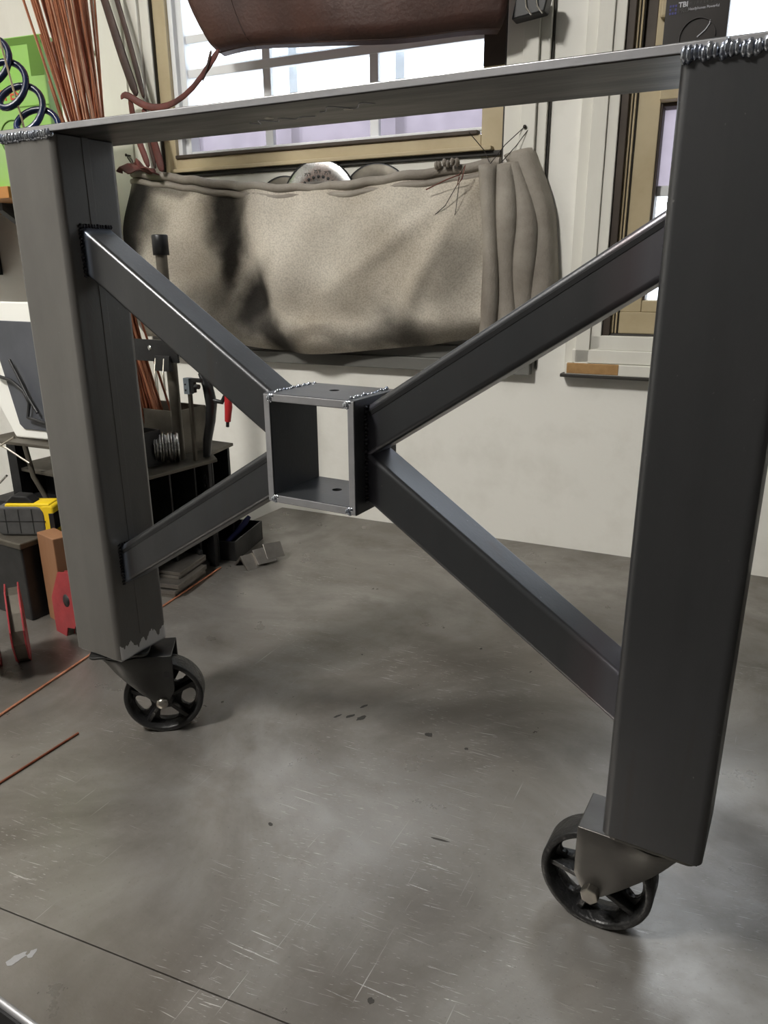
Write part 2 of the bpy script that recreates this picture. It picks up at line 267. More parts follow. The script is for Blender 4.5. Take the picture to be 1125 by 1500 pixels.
# ------------------------------------------------------------------ mesh builder (all in drawing units, local to the thing)
class MB:
    def __init__(s): s.v = []; s.f = []; s.sm = []
    def add(s, vs, fs, smooth=False):
        o = len(s.v); s.v += [Vector(p) for p in vs]; s.f += [tuple(i+o for i in f) for f in fs]; s.sm += [smooth]*len(fs); return s
    def box(s, lo, hi, R=None, c=None):
        x0, y0, z0 = lo; x1, y1, z1 = hi
        vs = [Vector(p) for p in ((x0, y0, z0), (x1, y0, z0), (x1, y1, z0), (x0, y1, z0), (x0, y0, z1), (x1, y0, z1), (x1, y1, z1), (x0, y1, z1))]
        if R is not None:
            c = Vector(c) if c is not None else sum(vs, Vector())/8
            vs = [R @ (p-c)+c for p in vs]
        return s.add(vs, [(0, 3, 2, 1), (4, 5, 6, 7), (0, 1, 5, 4), (1, 2, 6, 5), (2, 3, 7, 6), (3, 0, 4, 7)])
    def prism(s, poly, fn0, fn1, smooth=False):
        n = len(poly); a = [fn0(*p) for p in poly]; b = [fn1(*p) for p in poly]
        s.add(a+b, [tuple(range(n-1, -1, -1)), tuple(range(n, 2*n))])
        o = len(s.v)-2*n
        for i in range(n):
            j = (i+1) % n; s.f.append((o+i, o+j, o+n+j, o+n+i)); s.sm.append(smooth)
        return s
    def tube(s, path, r, n=8, caps=True, smooth=True, flat=None):
        path = [Vector(p) for p in path]; k = len(path); rings = []
        up_ = Vector((0, 0, 1)); prev = None
        for i, p in enumerate(path):
            t = (path[min(i+1, k-1)]-path[max(i-1, 0)]).normalized()
            if prev is None:
                x = t.cross(up_); x = x if x.length > .05 else t.cross(Vector((0, 1, 0))); x.normalize()
            else:
                x = prev-t*prev.dot(t); x.normalize()
            prev = x; y = t.cross(x); rr = r[i] if isinstance(r, (list, tuple)) else r
            fx, fy = flat if flat else (1, 1)
            rings.append([p+x*(rr*fx*math.cos(2*math.pi*j/n))+y*(rr*fy*math.sin(2*math.pi*j/n)) for j in range(n)])
        vs = [q for g in rings for q in g]; fs = []
        for i in range(k-1):
            for j in range(n): fs.append((i*n+j, i*n+(j+1) % n, (i+1)*n+(j+1) % n, (i+1)*n+j))
        s.add(vs, fs, smooth)
        if caps: s.add(rings[0], [tuple(range(n-1, -1, -1))]); s.add(rings[-1], [tuple(range(n))])
        return s
    def lathe(s, prof, c=(0, 0, 0), axis=(0, 0, 1), n=32, smooth=True, closed=False):
        ax = Vector(axis).normalized(); x = ax.orthogonal().normalized(); y = ax.cross(x); c = Vector(c)
        vs = []; m_ = len(prof)
        for i in range(n):
            a = 2*math.pi*i/n; d = x*math.cos(a)+y*math.sin(a)
            vs += [c+d*r+ax*h for r, h in prof]
        fs = []; rng = m_ if closed else m_-1
        for i in range(n):
            for j in range(rng):
                fs.append((i*m_+j, ((i+1) % n)*m_+j, ((i+1) % n)*m_+(j+1) % m_, i*m_+(j+1) % m_))
        return s.add(vs, fs, smooth)
    def grid(s, fn, nu, nv, smooth=True):
        vs = [fn(i/(nu-1), j/(nv-1)) for j in range(nv) for i in range(nu)]
        fs = [(j*nu+i, j*nu+i+1, (j+1)*nu+i+1, (j+1)*nu+i) for j in range(nv-1) for i in range(nu-1)]
        return s.add(vs, fs, smooth)
    def ball(s, c, r, scale=(1, 1, 1), R=None, u=8, v=6):
        c = Vector(c); vs = []; fs = []
        for j in range(v+1):
            a = math.pi*j/v
            for i in range(u):
                b = 2*math.pi*i/u; p = Vector((r*scale[0]*math.sin(a)*math.cos(b), r*scale[1]*math.sin(a)*math.sin(b), r*scale[2]*math.cos(a)))
                vs.append(c+(R @ p if R is not None else p))
        for j in range(v):
            for i in range(u): fs.append((j*u+i, (j+1)*u+i, (j+1)*u+(i+1) % u, j*u+(i+1) % u))
        return s.add(vs, fs, True)
    def build(s, name, material, parent=None, bevel=0, solid=0, seg=2, solid_off=0, weld=False, subsurf=0, wn=False):
        me = bpy.data.meshes.new(name); me.from_pydata([p*S for p in s.v], [], s.f); me.polygons.foreach_set('use_smooth', s.sm)
        bm = bmesh.new(); bm.from_mesh(me)
        if weld: bmesh.ops.remove_doubles(bm, verts=bm.verts, dist=1e-6)
        bmesh.ops.recalc_face_normals(bm, faces=bm.faces); bm.to_mesh(me); bm.free()
        me.materials.append(M[material] if isinstance(material, str) else material); me.update()
        o = bpy.data.objects.new(name, me); col.objects.link(o)
        if parent is not None: o.parent = parent
        if solid:
            q = o.modifiers.new('solidify', 'SOLIDIFY'); q.thickness = solid*S; q.offset = solid_off
        if bevel:
            q = o.modifiers.new('bevel', 'BEVEL'); q.width = bevel*S; q.segments = seg; q.limit_method = 'ANGLE'; q.angle_limit = .6
        if wn: o.modifiers.new('weighted_normal', 'WEIGHTED_NORMAL').keep_sharp = True
        if subsurf:
            q = o.modifiers.new('subsurf', 'SUBSURF'); q.levels = subsurf; q.render_levels = subsurf
        return o
def tag(o, label=None, cat=None, group=None, kind=None):
    if label: o['label'] = label
    if cat: o['category'] = cat
    if group: o['group'] = group
    if kind: o['kind'] = kind
    return o
def put(o, loc=(0, 0, 0), rz=0., rot=None):
    o.location = Vector(loc)*S; o.rotation_euler = rot if rot else (0, 0, rz); return o
def thing(name, label, cat, loc=(0, 0, 0), rz=0., group=None, kind=None, rot=None):
    o = bpy.data.objects.new(name, None); o.empty_display_size = .05; col.objects.link(o); put(o, loc, rz, rot); tag(o, label, cat, group, kind); return o
def rrect(w_, h_, r, n=5):
    pts = []
    for cx, cy, a0 in ((w_/2-r, h_/2-r, 0), (-w_/2+r, h_/2-r, 90), (-w_/2+r, -h_/2+r, 180), (w_/2-r, -h_/2+r, 270)):
        for i in range(n+1):
            a = math.radians(a0+90*i/n); pts.append((cx+r*math.cos(a), cy+r*math.sin(a)))
    return pts
def Rz(a): return Matrix.Rotation(a, 3, 'Z')
def Rx(a): return Matrix.Rotation(a, 3, 'X')
def Ry(a): return Matrix.Rotation(a, 3, 'Y')
def text_part(body, size, material, parent, loc, rot, name='lettering', depth=.0004, stretch=1.0, bold=0.):
    cu = bpy.data.curves.new(name, 'FONT'); cu.body = body; cu.size = size*S; cu.extrude = depth*S; cu.offset = bold*S
    t = bpy.data.objects.new(name, cu); col.objects.link(t)
    dg = bpy.context.evaluated_depsgraph_get(); me = bpy.data.meshes.new_from_object(t.evaluated_get(dg)); bpy.data.objects.remove(t)
    me.materials.clear(); me.materials.append(M[material])
    o = bpy.data.objects.new(name, me); col.objects.link(o); o.parent = parent; o.location = Vector(loc)*S; o.rotation_euler = rot; o.scale = (stretch, 1, 1)
    return o

# wall frame: local x runs along the window wall, local -y points into the room
WR = math.atan(.084); WL = (0, 1.219, 0)
wa = Vector((math.cos(WR), math.sin(WR), 0)); wn = Vector((math.sin(WR), -math.cos(WR), 0))
def wp(s_, off, z): return Vector(WL)+wa*s_+wn*off+Vector((0, 0, z))

# ================================================================== ROOM
FZ, CZ = -1.2, 2.75
XL, XR, YF = -2.6, 1.5, -3.6
tag(MB().box((XL-.3, YF-.2, FZ-.1), (XR+.3, 2.0, FZ)).build('floor', 'floor'), 'dark concrete workshop floor below the bench', None, kind='structure')
tag(MB().box((XL-.3, YF-.2, CZ), (XR+.3, 2.0, CZ+.1)).build('ceiling', 'ceiling'), 'pale workshop ceiling', None, kind='structure')
tag(MB().box((XL-.1, YF, FZ), (XL, 1.05, CZ)).build('wall_left', 'wall'), 'plain wall left of the bench', None, kind='structure')
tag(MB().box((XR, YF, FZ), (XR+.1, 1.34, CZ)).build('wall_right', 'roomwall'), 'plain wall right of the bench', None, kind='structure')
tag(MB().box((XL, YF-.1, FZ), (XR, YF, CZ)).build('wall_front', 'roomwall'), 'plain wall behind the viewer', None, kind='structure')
# window wall with its two openings
ZT = 2.0
H1 = (-.85, .216, .56, ZT); H2 = (.505, 1.06, .585, ZT)
xs = sorted({-2.6, H1[0], H1[1], H2[0], H2[1], 1.6}); zs = sorted({FZ, H1[2], H2[2], ZT, CZ})
wb = MB()
for i in range(len(xs)-1):
    for j in range(len(zs)-1):
        cx, cz = (xs[i]+xs[i+1])/2, (zs[j]+zs[j+1])/2
        if any(h[0] < cx < h[1] and h[2] < cz < h[3] for h in (H1, H2)): continue
        wb.box((xs[i], 0, zs[j]), (xs[i+1], .12, zs[j+1]))
put(tag(wb.build('wall_back', 'wall', weld=True), 'white painted wall with two windows behind the bench', None, kind='structure'), WL, WR)

# ---- window 1 (left) : wall-local coordinates
w1 = thing('window_1', 'tan framed window half covered by the hanging blanket', None, WL, WR, kind='structure')
def part(name, mt, parent, *boxes, bevel=.002):
    q = MB()
    for lo, hi in boxes: q.box(lo, hi)
    return q.build(name, mt, parent, bevel=bevel)
# right casing boards, left casing boards
part('casing_board', 'trimw', w1, ((.221, -.020, .545), (.262, 0, ZT+.06)))
part('casing_board', 'trimw', w1, ((.262, -.027, .545), (.300, 0, ZT+.06)))
part('casing_board', 'trimw', w1, ((.300, -.016, .545), (.3245, 0, ZT+.06)))
part('casing_board', 'trimw', w1, ((-.885, -.016, .545), (-.852, 0, ZT+.06)))
part('casing_board', 'trimw', w1, ((-.932, -.027, .545), (-.885, 0, ZT+.06)))
part('casing_board', 'trimsootshade', w1, ((-.95, -.022, .510), (.325, 0, .546)))  # blanket's shadow on this sooty rail is painted into the trim colour
part('casing_board', 'trimsootshade', w1, ((-.95, -.030, .476), (.318, 0, .510)))
part('casing_board', 'trimw', w1, ((-.932, -.02, ZT), (.3245, 0, ZT+.06)))
part('gap_seal', 'seal', w1, ((.3245, -.006, .49), (.331, .0, ZT+.4)))
part('gap_seal', 'seal', w1, ((.214, -.010, .58), (.221, .04, ZT)))
part('gap_seal', 'seal', w1, ((-.855, -.012, .58), (-.850, .04, ZT)))
# tan frame
part('frame_stile', 'beige', w1, ((.157, .0, .9), (.214, .09, 1.215)))
part('frame_stile', 'brownframe', w1, ((.157, -.002, 1.215), (.214, .09, ZT)))
part('frame_stile', 'beige', w1, ((-.85, .0, .58), (-.806, .09, ZT)))
part('frame_rail', 'beige', w1, ((-.806, .0, 1.034), (.157, .09, 1.066)))
part('sill_lip', 'beige', w1, ((-.82, -.02, 1.026), (.19, .01, 1.036)))
part('gap_seal', 'brownframe', w1, ((-.806, -.006, 1.066), (.148, .02, 1.076)))
part('gap_seal', 'seal', w1, ((-.82, -.008, 1.014), (.212, .02, 1.026)))
part('lower_panel', 'trimw', w1, ((-.85, .0, .56), (.214, .09, 1.014)))
# white sash, bars, glass
for a_, b_, y_ in ((-.806, -.79, .012), (-.79, -.772, .028), (-.772, -.762, .02)):
    part('sash_stile', 'whiteframe', w1, ((a_, y_, 1.076), (b_, .08, ZT)))
part('sash_rail', 'whiteframe', w1, ((-.762, .02, 1.078), (.157, .06, 1.086)))
part('window_bar', 'whiteframe', w1, ((-.79, .03, 1.283), (.157, .05, 1.307)))
part('window_bar', 'whiteframe', w1, ((-.79, .03, 1.372), (.157, .05, 1.394)))
for s_ in (-.490, -.155):
    part('window_bar', 'whiteframe', w1, ((s_-.014, .032, 1.08), (s_+.012, .048, ZT)))
    part('outer_bar', 'greybar', w1, ((s_+.03, .1, 1.08), (s_+.058, .12, ZT)))
part('outer_bar', 'greybar', w1, ((-.762, .1, 1.30), (.157, .12, 1.33)))
part('pane', 'glass', w1, ((-.765, .060, 1.172), (.157, .063, ZT)), bevel=0)
part('pane', 'film', w1, ((-.765, .060, 1.076), (.157, .063, 1.171)), bevel=0)
# ---- window 2 (right)
w2 = thing('window_2', 'tan framed window behind the right leg', None, WL, WR, kind='structure')
part('casing_board', 'trimw', w2, ((.405, -.014, .488), (.432, 0, ZT+.06)))
part('casing_board', 'trimw', w2, ((.432, -.026, .512), (.468, 0, ZT+.06)))
part('casing_board', 'trimw', w2, ((.468, -.020, .545), (.493, 0, ZT+.06)))
part('casing_board', 'trimw', w2, ((.425, -.026, .515), (1.09, 0, .548)))
part('casing_board', 'trimw', w2, ((.455, -.020, .548), (1.09, 0, .583)))
part('casing_board', 'trimw', w2, ((.405, -.02, ZT), (1.09, 0, ZT+.06)))
part('casing_board', 'trimw', w2, ((1.06, -.02, .55), (1.10, 0, ZT)))
part('sill_ledge', 'trimw', w2, ((.412, -.034, .486), (1.10, 0, .514)))
part('bare_wood_patch', 'ply', w2, ((.416, -.0352, .488), (.545, -.03, .5146)))
part('gap_seal', 'seal', w2, ((.40, -.036, .478), (1.10, 0, .4865)))
part('gap_seal', 'brownframe', w2, ((.493, -.012, .58), (.512, .05, ZT)))
part('gap_seal', 'seal', w2, ((.505, -.006, .580), (1.06, .05, .588)))
part('frame_stile', 'beige', w2, ((.512, -.002, .588), (.519, .09, ZT)))
part('gap_seal', 'seal', w2, ((.519, .002, .588), (.5225, .09, ZT)))
part('frame_stile', 'beige', w2, ((.5225, -.004, .588), (.527, .09, ZT)))
part('gap_seal', 'seal', w2, ((.527, .0, .588), (.530, .09, ZT)))
part('sash_stile', 'beige', w2, ((.530, .004, .64), (.580, .08, 1.215)))
part('sash_stile', 'beige', w2, ((.556, .004, 1.215), (.590, .08, ZT)))
part('gap_seal', 'brownframe', w2, ((.530, .01, 1.215), (.556, .08, ZT)))
part('sash_rail', 'beige', w2, ((.530, .002, .588), (1.06, .08, .640)))
part('sash_rail', 'beige', w2, ((.580, .006, .640), (1.06, .08, .668)))
part('sash_rail', 'beige', w2, ((.580, -.03, 1.10), (1.06, .08, 1.186)))
part('gap_seal', 'brownframe', w2, ((.580, .008, .668), (.586, .06, 1.10)))
part('gap_seal', 'brownframe', w2, ((.586, .008, 1.092), (1.06, .06, 1.10)))
part('window_bar', 'whiteframe', w2, ((.586, .03, .905), (1.06, .05, .928)))
part('window_latch', 'beige', w2, ((.562, -.012, 1.265), (.578, .006, 1.42)), bevel=.005)
part('pane', 'film', w2, ((.586, .05, .917), (1.06, .053, 1.095)), bevel=0)
part('pane', 'glass', w2, ((.586, .05, .668), (1.06, .053, .916)), bevel=0)
part('pane', 'glass', w2, ((.59, .05, 1.186), (1.06, .053, ZT)), bevel=0)
# board joints of the wall left of the windows, wall cover panel
part('trim_1', 'trimw', None, ((-1.085, -.012, 0), (-.962, 0, ZT+.4)))
t1 = bpy.data.objects['trim_1']; put(tag(t1, 'white vertical board on the wall beside the left window', None, kind='structure'), WL, WR)
t2 = part('trim_2', 'trimw', None, ((-.957, -.010, 0), (-.934, 0, ZT+.4))); put(tag(t2, 'narrow white batten at the left window casing', None, kind='structure'), WL, WR)
pn = part('wall_cover_panel', 'trimw', None, ((-1.9, -.03, 1.372), (-1.055, -.0125, 1.95)), bevel=.012); put(tag(pn, 'beige rounded cover panel on the wall behind the copper rods', 'panel'), WL, WR)

# ================================================================== ceiling lamps (out of view)
def lamp(loc, size, mt, label):
    t = thing('ceiling_lamp', label, 'lamp', loc, 0, 'ceiling lamps')
    lx, ly = size
    MB().box((-lx/2-.02, -ly/2-.02, .015), (lx/2+.02, ly/2+.02, .06)).build('housing', 'lampwhite', t, bevel=.005)
    MB().box((-lx/2, -ly/2, 0), (lx/2, ly/2, .014)).build('diffuser', mt, t)
lamp((-.45, -1.45, CZ-.06), (.36, .5), 'lampA', 'square ceiling lamp left above the front of the bench')
lamp((-1.3, -.5, CZ-.06), (.4, .7), 'lampB', 'dimmer ceiling lamp above the left end of the bench')

# ================================================================== WELDING BENCH
bench = thing('welding_bench', 'big scratched bare steel welding bench carrying the frame and tools', 'bench', (0, 0, FZ))
BZ = -FZ
def wy(x): return 1.219+.084*x-.002
seam = lambda x: -.327+.139*x
def bplate(poly, name):
    return MB().prism(poly, lambda x, y: (x, y, BZ-.018), lambda x, y: (x, y, BZ)).build(name, 'bench', bench)
xa = (-.375+.327)/.139
bplate([(-1.2, -.375), (xa-.004, -.375), (1.48, seam(1.48)+.0008), (1.48, wy(1.48)), (-.488, wy(-.488)), (-.488, .93), (-1.2, .93)], 'bench_plate')
bplate([(xa+.01, -.375), (1.48, -.375), (1.48, seam(1.48)-.0008)], 'bench_strip')
for x in (-1.1, .2, 1.4):
    for y in (-.31, .8):
        MB().prism(rrect(.09, .09, .01), lambda a, b: (x+a, y+b, 0), lambda a, b: (x+a, y+b, BZ-.018)).build('leg', 'darksteel', bench)
MB().box((-1.15, -.33, BZ-.1), (1.45, -.29, BZ-.018)).build('apron_rail', 'darksteel', bench)
MB().box((-1.15, .80, BZ-.1), (1.45, .84, BZ-.018)).build('apron_rail', 'darksteel', bench)

MB().tube([(-1.2, -.3745, BZ-.0035), (1.48, -.3745, BZ-.0035)], .0045, 10).build('front_edge_highlight', 'mill_light', bench)  # edge highlight put in as a bar of brighter steel
MB().box((-1.2, -.381, BZ-.09), (1.48, -.3765, BZ-.006)).build('added_dark_skirt', 'black', bench)  # skirt added so the lamp-lit front face goes dark below the edge
def blob(c, pts, name, mt):
    MB().prism(pts, lambda a, b: (c[0]+a, c[1]+b, BZ-.001), lambda a, b: (c[0]+a, c[1]+b, BZ+.0003)).build(name, mt, bench)
def blob_pts(rx, ry, ang, n=14):
    o = []
    for i in range(n):
        t = 2*math.pi*i/n; k = random.uniform(.7, 1.15); a, b = rx*k*math.cos(t), ry*k*math.sin(t); o.append((a*math.cos(ang)-b*math.sin(ang), a*math.sin(ang)+b*math.cos(ang)))
    return o
blob((.282, -.335), blob_pts(.006, .014, -.3), 'ground_glare_spot', 'mill_light'); blob((.292, -.322), blob_pts(.004, .007, .2), 'ground_glare_spot', 'mill_light')  # bare ground spots, their glare painted in as bright steel
for (x, y, rx, ry, an) in [(.355, .262, .004, .010, -.5), (.375, .266, .005, .011, -.4), (.36, .30, .003, .008, -.4), (.335, .25, .0025, .009, -.4), (.50, .28, .007, .006, 0), (.62, .07, .014, .002, .2), (.66, -.18, .004, .004, 0), (.46, .60, .003, .004, 0), (.57, .275, .004, .003, 0), (.40, -.02, .004, .003, 0)]:
    blob((x, y), blob_pts(rx, ry, an), 'scorch_mark', 'black_mark')

# ---- unseen dark cabinet added so right-facing steel reflects something dark
tc_ = thing('dark_reflection_cabinet', 'added unseen dark cabinet that darkens the steel faces, right end of the bench', 'cabinet', (1.30, .95, 0))
MB().box((-.16, -.30, 0), (.17, .34, 1.30)).build('body', 'darksteel', tc_, bevel=.004)
for k_ in range(5):
    d_ = MB().box((-.172, -.285, .03+.25*k_), (-.16, .325, .26+.25*k_)).build('drawer', 'darksteel', tc_, bevel=.003)
    MB().tube([(-.175, -.1, .20+.25*k_), (-.19, -.1, .20+.25*k_), (-.19, .14, .20+.25*k_), (-.175, .14, .20+.25*k_)], .005, 8).build('handle', 'black', d_)

# ================================================================== THE TABLE FRAME
tb = thing('steel_table_frame', 'welded steel trestle frame with crossed braces standing on two casters', 'table frame', (0, 0, 0))
W_, D_, L_ = .1016, .101, .9465
ZB_L, ZT_L, ZB_R, ZT_R = .1656, .9095, .1602, .9003
TP = .0087
def leg(x0, zb, zt, mt):
    cx, cy = x0+W_/2, D_/2
    o = MB().prism(rrect(W_, D_, .009, 6), lambda a, b: (cx+a, cy+b, zb), lambda a, b: (cx+a, cy+b, zt), smooth=True)
    o.f[0]; return o.build('leg', mt, tb, bevel=.0012, seg=1, wn=True)
legL = leg(0, ZB_L, ZT_L, 'mill_leg'); legR = leg(L_-W_, ZB_R, ZT_R, 'mill')
# weld seam strip along the inner face of the left leg and light end-cap edge
MB().box((W_-.0005, .044, ZB_L+.03), (W_+.0007, .055, ZT_L)).build('weld_seam', 'mill_warm', legL, bevel=.0005)
MB().box((.006, .0045, ZB_L-.0035), (W_-.003, D_-.004, ZB_L)).build('foot_plate', 'mill_light', legL, bevel=.0008)
MB().box((L_-W_+.004, .0045, ZB_R-.003), (L_-.004, D_-.004, ZB_R)).build('foot_plate', 'mill', legR, bevel=.0008)
# top plate (very slightly out of level, as welded)
def ztop(x): return ZT_L+(ZT_R-ZT_L)*(x-W_)/(L_-2*W_)
tp = MB().prism([(-.002, -.001), (L_+.002, -.001), (L_+.002, .122), (-.002, .122)], lambda x, y: (x, y, ztop(x)), lambda x, y: (x, y, ztop(x)+TP)).build('top_plate', 'plate_brown', tb, bevel=.0012)
MB().prism([(-.002, -.0016), (L_+.002, -.0016), (L_+.002, 0), (-.002, 0)], lambda x, y: (x, y, ztop(x)+.0008), lambda x, y: (x, y, ztop(x)+TP-.0008)).build('cut_edge', 'mill_light', tp, bevel=.0006)
for x_ in (.40, .505):
    MB().lathe([(.0, -.0006), (.0032, -.0006), (.0042, 0), (.0052, -.0008), (.0052, .001)], (x_, .055, ztop(x_)), n=14).build('drilled_hole', 'bolt', tp)
def zu(x): return ztop(x)-.0002
MB().tube([(.36+.004*i, .07+.012*math.sin(i*.9)*(1-i/26), zu(.36+.004*i)) for i in range(24)], .0005, 5).build('chalk_scribble', 'printwhite', tp)
MB().tube([(.47+.0035*i, .045+.010*math.sin(i*.55+1), zu(.47+.0035*i)) for i in range(22)], .0005, 5).build('chalk_scribble', 'printwhite', tp)
# weld beads: rows of overlapping solidified ripples
def bead(p0, p1, r, step, name, parent, mt='weld', sq=.7, jit=.1):
    p0, p1 = Vector(p0), Vector(p1); d = p1-p0; n = max(2, int(d.length/step)); t = d.normalized()
    x = t.orthogonal().normalized(); R = Matrix((t, x, t.cross(x))).transposed(); q = MB()
    for i in range(n+1):
        c = p0+d*(i/n)+Vector([random.uniform(-jit, jit)*r for _ in range(3)])
        q.ball(c, r*random.uniform(.9, 1.1), (sq, 1, 1), R, 8, 5)
    return q.build(name, mt, parent)
bead((.004, .0005, ZT_L-.001), (W_-.003, .0005, ZT_L-.001), .0060, .0036, 'weld_bead', tb, 'weld', .5, .16)
bead((L_-W_+.003, .0005, ZT_R-.0005), (L_-.002, .0005, ZT_R-.0005), .0068, .0038, 'weld_bead', tb, 'weld', .5, .18)
# centre box of four plates
bx0, bx1, by0, by1, bz0, bz1, pt = .4118, .5385, .003, .098, .4733, .6067, .0098
cb = MB().box((bx0, by0, bz0), (bx0+pt, by1, bz1)).build('box_side_plate', 'mill', tb, bevel=.0008)
cb2 = MB().box((bx1-pt, by0, bz0), (bx1, by1, bz1)).build('box_side_plate', 'mill', tb, bevel=.0008)
def holed(z0, z1, name):
    q = MB(); hx, hy, hr, n = (bx0+bx1)/2+.002, .056, .0062, 32
    x0, x1 = bx0+pt+.0003, bx1-pt-.0003
    ring = lambda z: [Vector((hx+hr*math.cos(2*math.pi*i/n), hy+hr*math.sin(2*math.pi*i/n), z)) for i in range(n)]
    def outer(z):
        o = []
        for i in range(n):
            a = 2*math.pi*i/n; c, s_ = math.cos(a), math.sin(a); k = 1e9
            if c > 1e-9: k = min(k, (x1-hx)/c)
            if c < -1e-9: k = min(k, (x0-hx)/c)
            if s_ > 1e-9: k = min(k, (by1-hy)/s_)
            if s_ < -1e-9: k = min(k, (by0-hy)/s_)
            o.append(Vector((hx+c*k, hy+s_*k, z)))
        for cx, cy in ((x0, by0), (x1, by0), (x1, by1), (x0, by1)):
            j = min(range(n), key=lambda i: (o[i].x-cx)**2+(o[i].y-cy)**2); o[j] = Vector((cx, cy, z))
        return o
    q.add(ring(z0)+outer(z0)+ring(z1)+outer(z1), [f for i in range(n) for j in [(i+1) % n] for f in ((i, j, n+j, n+i), (2*n+i, 3*n+i, 3*n+j, 2*n+j), (n+i, n+j, 3*n+j, 3*n+i), (i, 2*n+i, 2*n+j, j))])
    return q.build(name, 'mill', tb)
top_p = holed(bz1-pt, bz1, 'box_top_plate'); bot_p = holed(bz0, bz0+pt, 'box_bottom_plate')
eb = lambda lo, hi, par: MB().box(lo, hi).build('cut_edge', 'mill_light', par, bevel=.0006)
eb((bx0+.0008, by0-.0012, bz0+.001), (bx0+pt-.0008, by0, bz1-.001), cb); eb((bx1-pt+.0008, by0-.0012, bz0+.001), (bx1-.0008, by0, bz1-.001), cb2)
eb((bx0+pt, by0-.0012, bz1-pt+.0006), (bx1-pt, by0, bz1-.0006), top_p); eb((bx0+pt, by0-.0012, bz0+.0006), (bx1-pt, by0, bz0+pt-.0006), bot_p)
for x_ in (bx0+pt, bx1-pt):
    for z_ in (bz0+pt*.5, bz1-pt*.5):
        MB().ball((x_, by0-.0005, z_), .0042, (1, .4, 1.1), None, 10, 6).ball((x_+.0028, by0-.0006, z_+.0022), .0034, (1.2, .4, .8), None, 8, 5).ball((x_-.003, by0-.0006, z_-.0012), .0034, (.8, .45, 1.1), None, 8, 5).ball((x_+.001, by0-.0006, z_-.0032), .0028, (1.1, .4, .9), None, 8, 5).build('tack_weld', 'weld', tb)
bead((bx1-pt, by0+.01, bz1), (bx1-pt, by1-.005, bz1), .0024, .0045, 'weld_bead', tb, 'weld', .8, .5); bead((bx0+pt, by0+.01, bz1), (bx0+pt, by1-.005, bz1), .0024, .0045, 'weld_bead', tb, 'weld', .8, .5)
# four diagonal braces, mitred against leg and box
bY0, bY1 = .0265, .0775
def brace(xA, tA, bA, xB, tB, bB):
    cA, cB = (tA+bA)/2, (tB+bB)/2; h = (tA-bA); slope = (cB-cA)/(xB-xA); th = math.atan(slope); r = .0062; yc = (bY0+bY1)/2
    prof = rrect(bY1-bY0, h*math.cos(th), r, 5)
    o = MB().prism(prof, lambda a, b: (xA, yc+a, cA+b/math.cos(th)), lambda a, b: (xB, yc+a, cB+b/math.cos(th)), smooth=True).build('brace', 'mill_brace', tb, bevel=.0006, seg=1, wn=True)
    q = MB()                                                     # rolled weld seam on the front wall, near the top
    f = lambda x, k: (cA+(x-xA)*slope)+k*h
    q.add([(xA+.004, bY0-.0005, f(xA+.004, .27)), (xB-.004, bY0-.0005, f(xB-.004, .27)), (xB-.004, bY0-.0005, f(xB-.004, .36)), (xA+.004, bY0-.0005, f(xA+.004, .36)),
           (xA+.004, bY0+.001, f(xA+.004, .25)), (xB-.004, bY0+.001, f(xB-.004, .25)), (xB-.004, bY0+.001, f(xB-.004, .38)), (xA+.004, bY0+.001, f(xA+.004, .38))],
          [(0, 1, 2, 3), (0, 4, 5, 1), (3, 2, 6, 7), (4, 7, 6, 5), (0, 3, 7, 4), (1, 5, 6, 2)])
    if (slope > 0): q.build('weld_seam', 'darksteel', o)
    return o
XI, XO = W_, L_-W_
brs = [brace(XI, .800, .738, bx0, .598, .538), brace(XI, .350, .288, bx0, .541, .480), brace(bx1, .597, .537, XO, .794, .733), brace(bx1, .545, .484, XO, .341, .281)]
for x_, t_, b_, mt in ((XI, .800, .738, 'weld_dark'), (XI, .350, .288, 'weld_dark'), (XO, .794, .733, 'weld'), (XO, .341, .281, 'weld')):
    bead((x_, bY0-.001, b_), (x_, bY0-.001, t_), .0034, .0045, 'weld_bead', tb, mt); bead((x_, bY0, t_+.001), (x_, bY1, t_+.001), .0034, .0045, 'weld_bead', tb, mt)
bead((bx1, bY0-.001, .486), (bx1, bY0-.001, .596), .0032, .0045, 'weld_bead', tb, 'weld_dark')

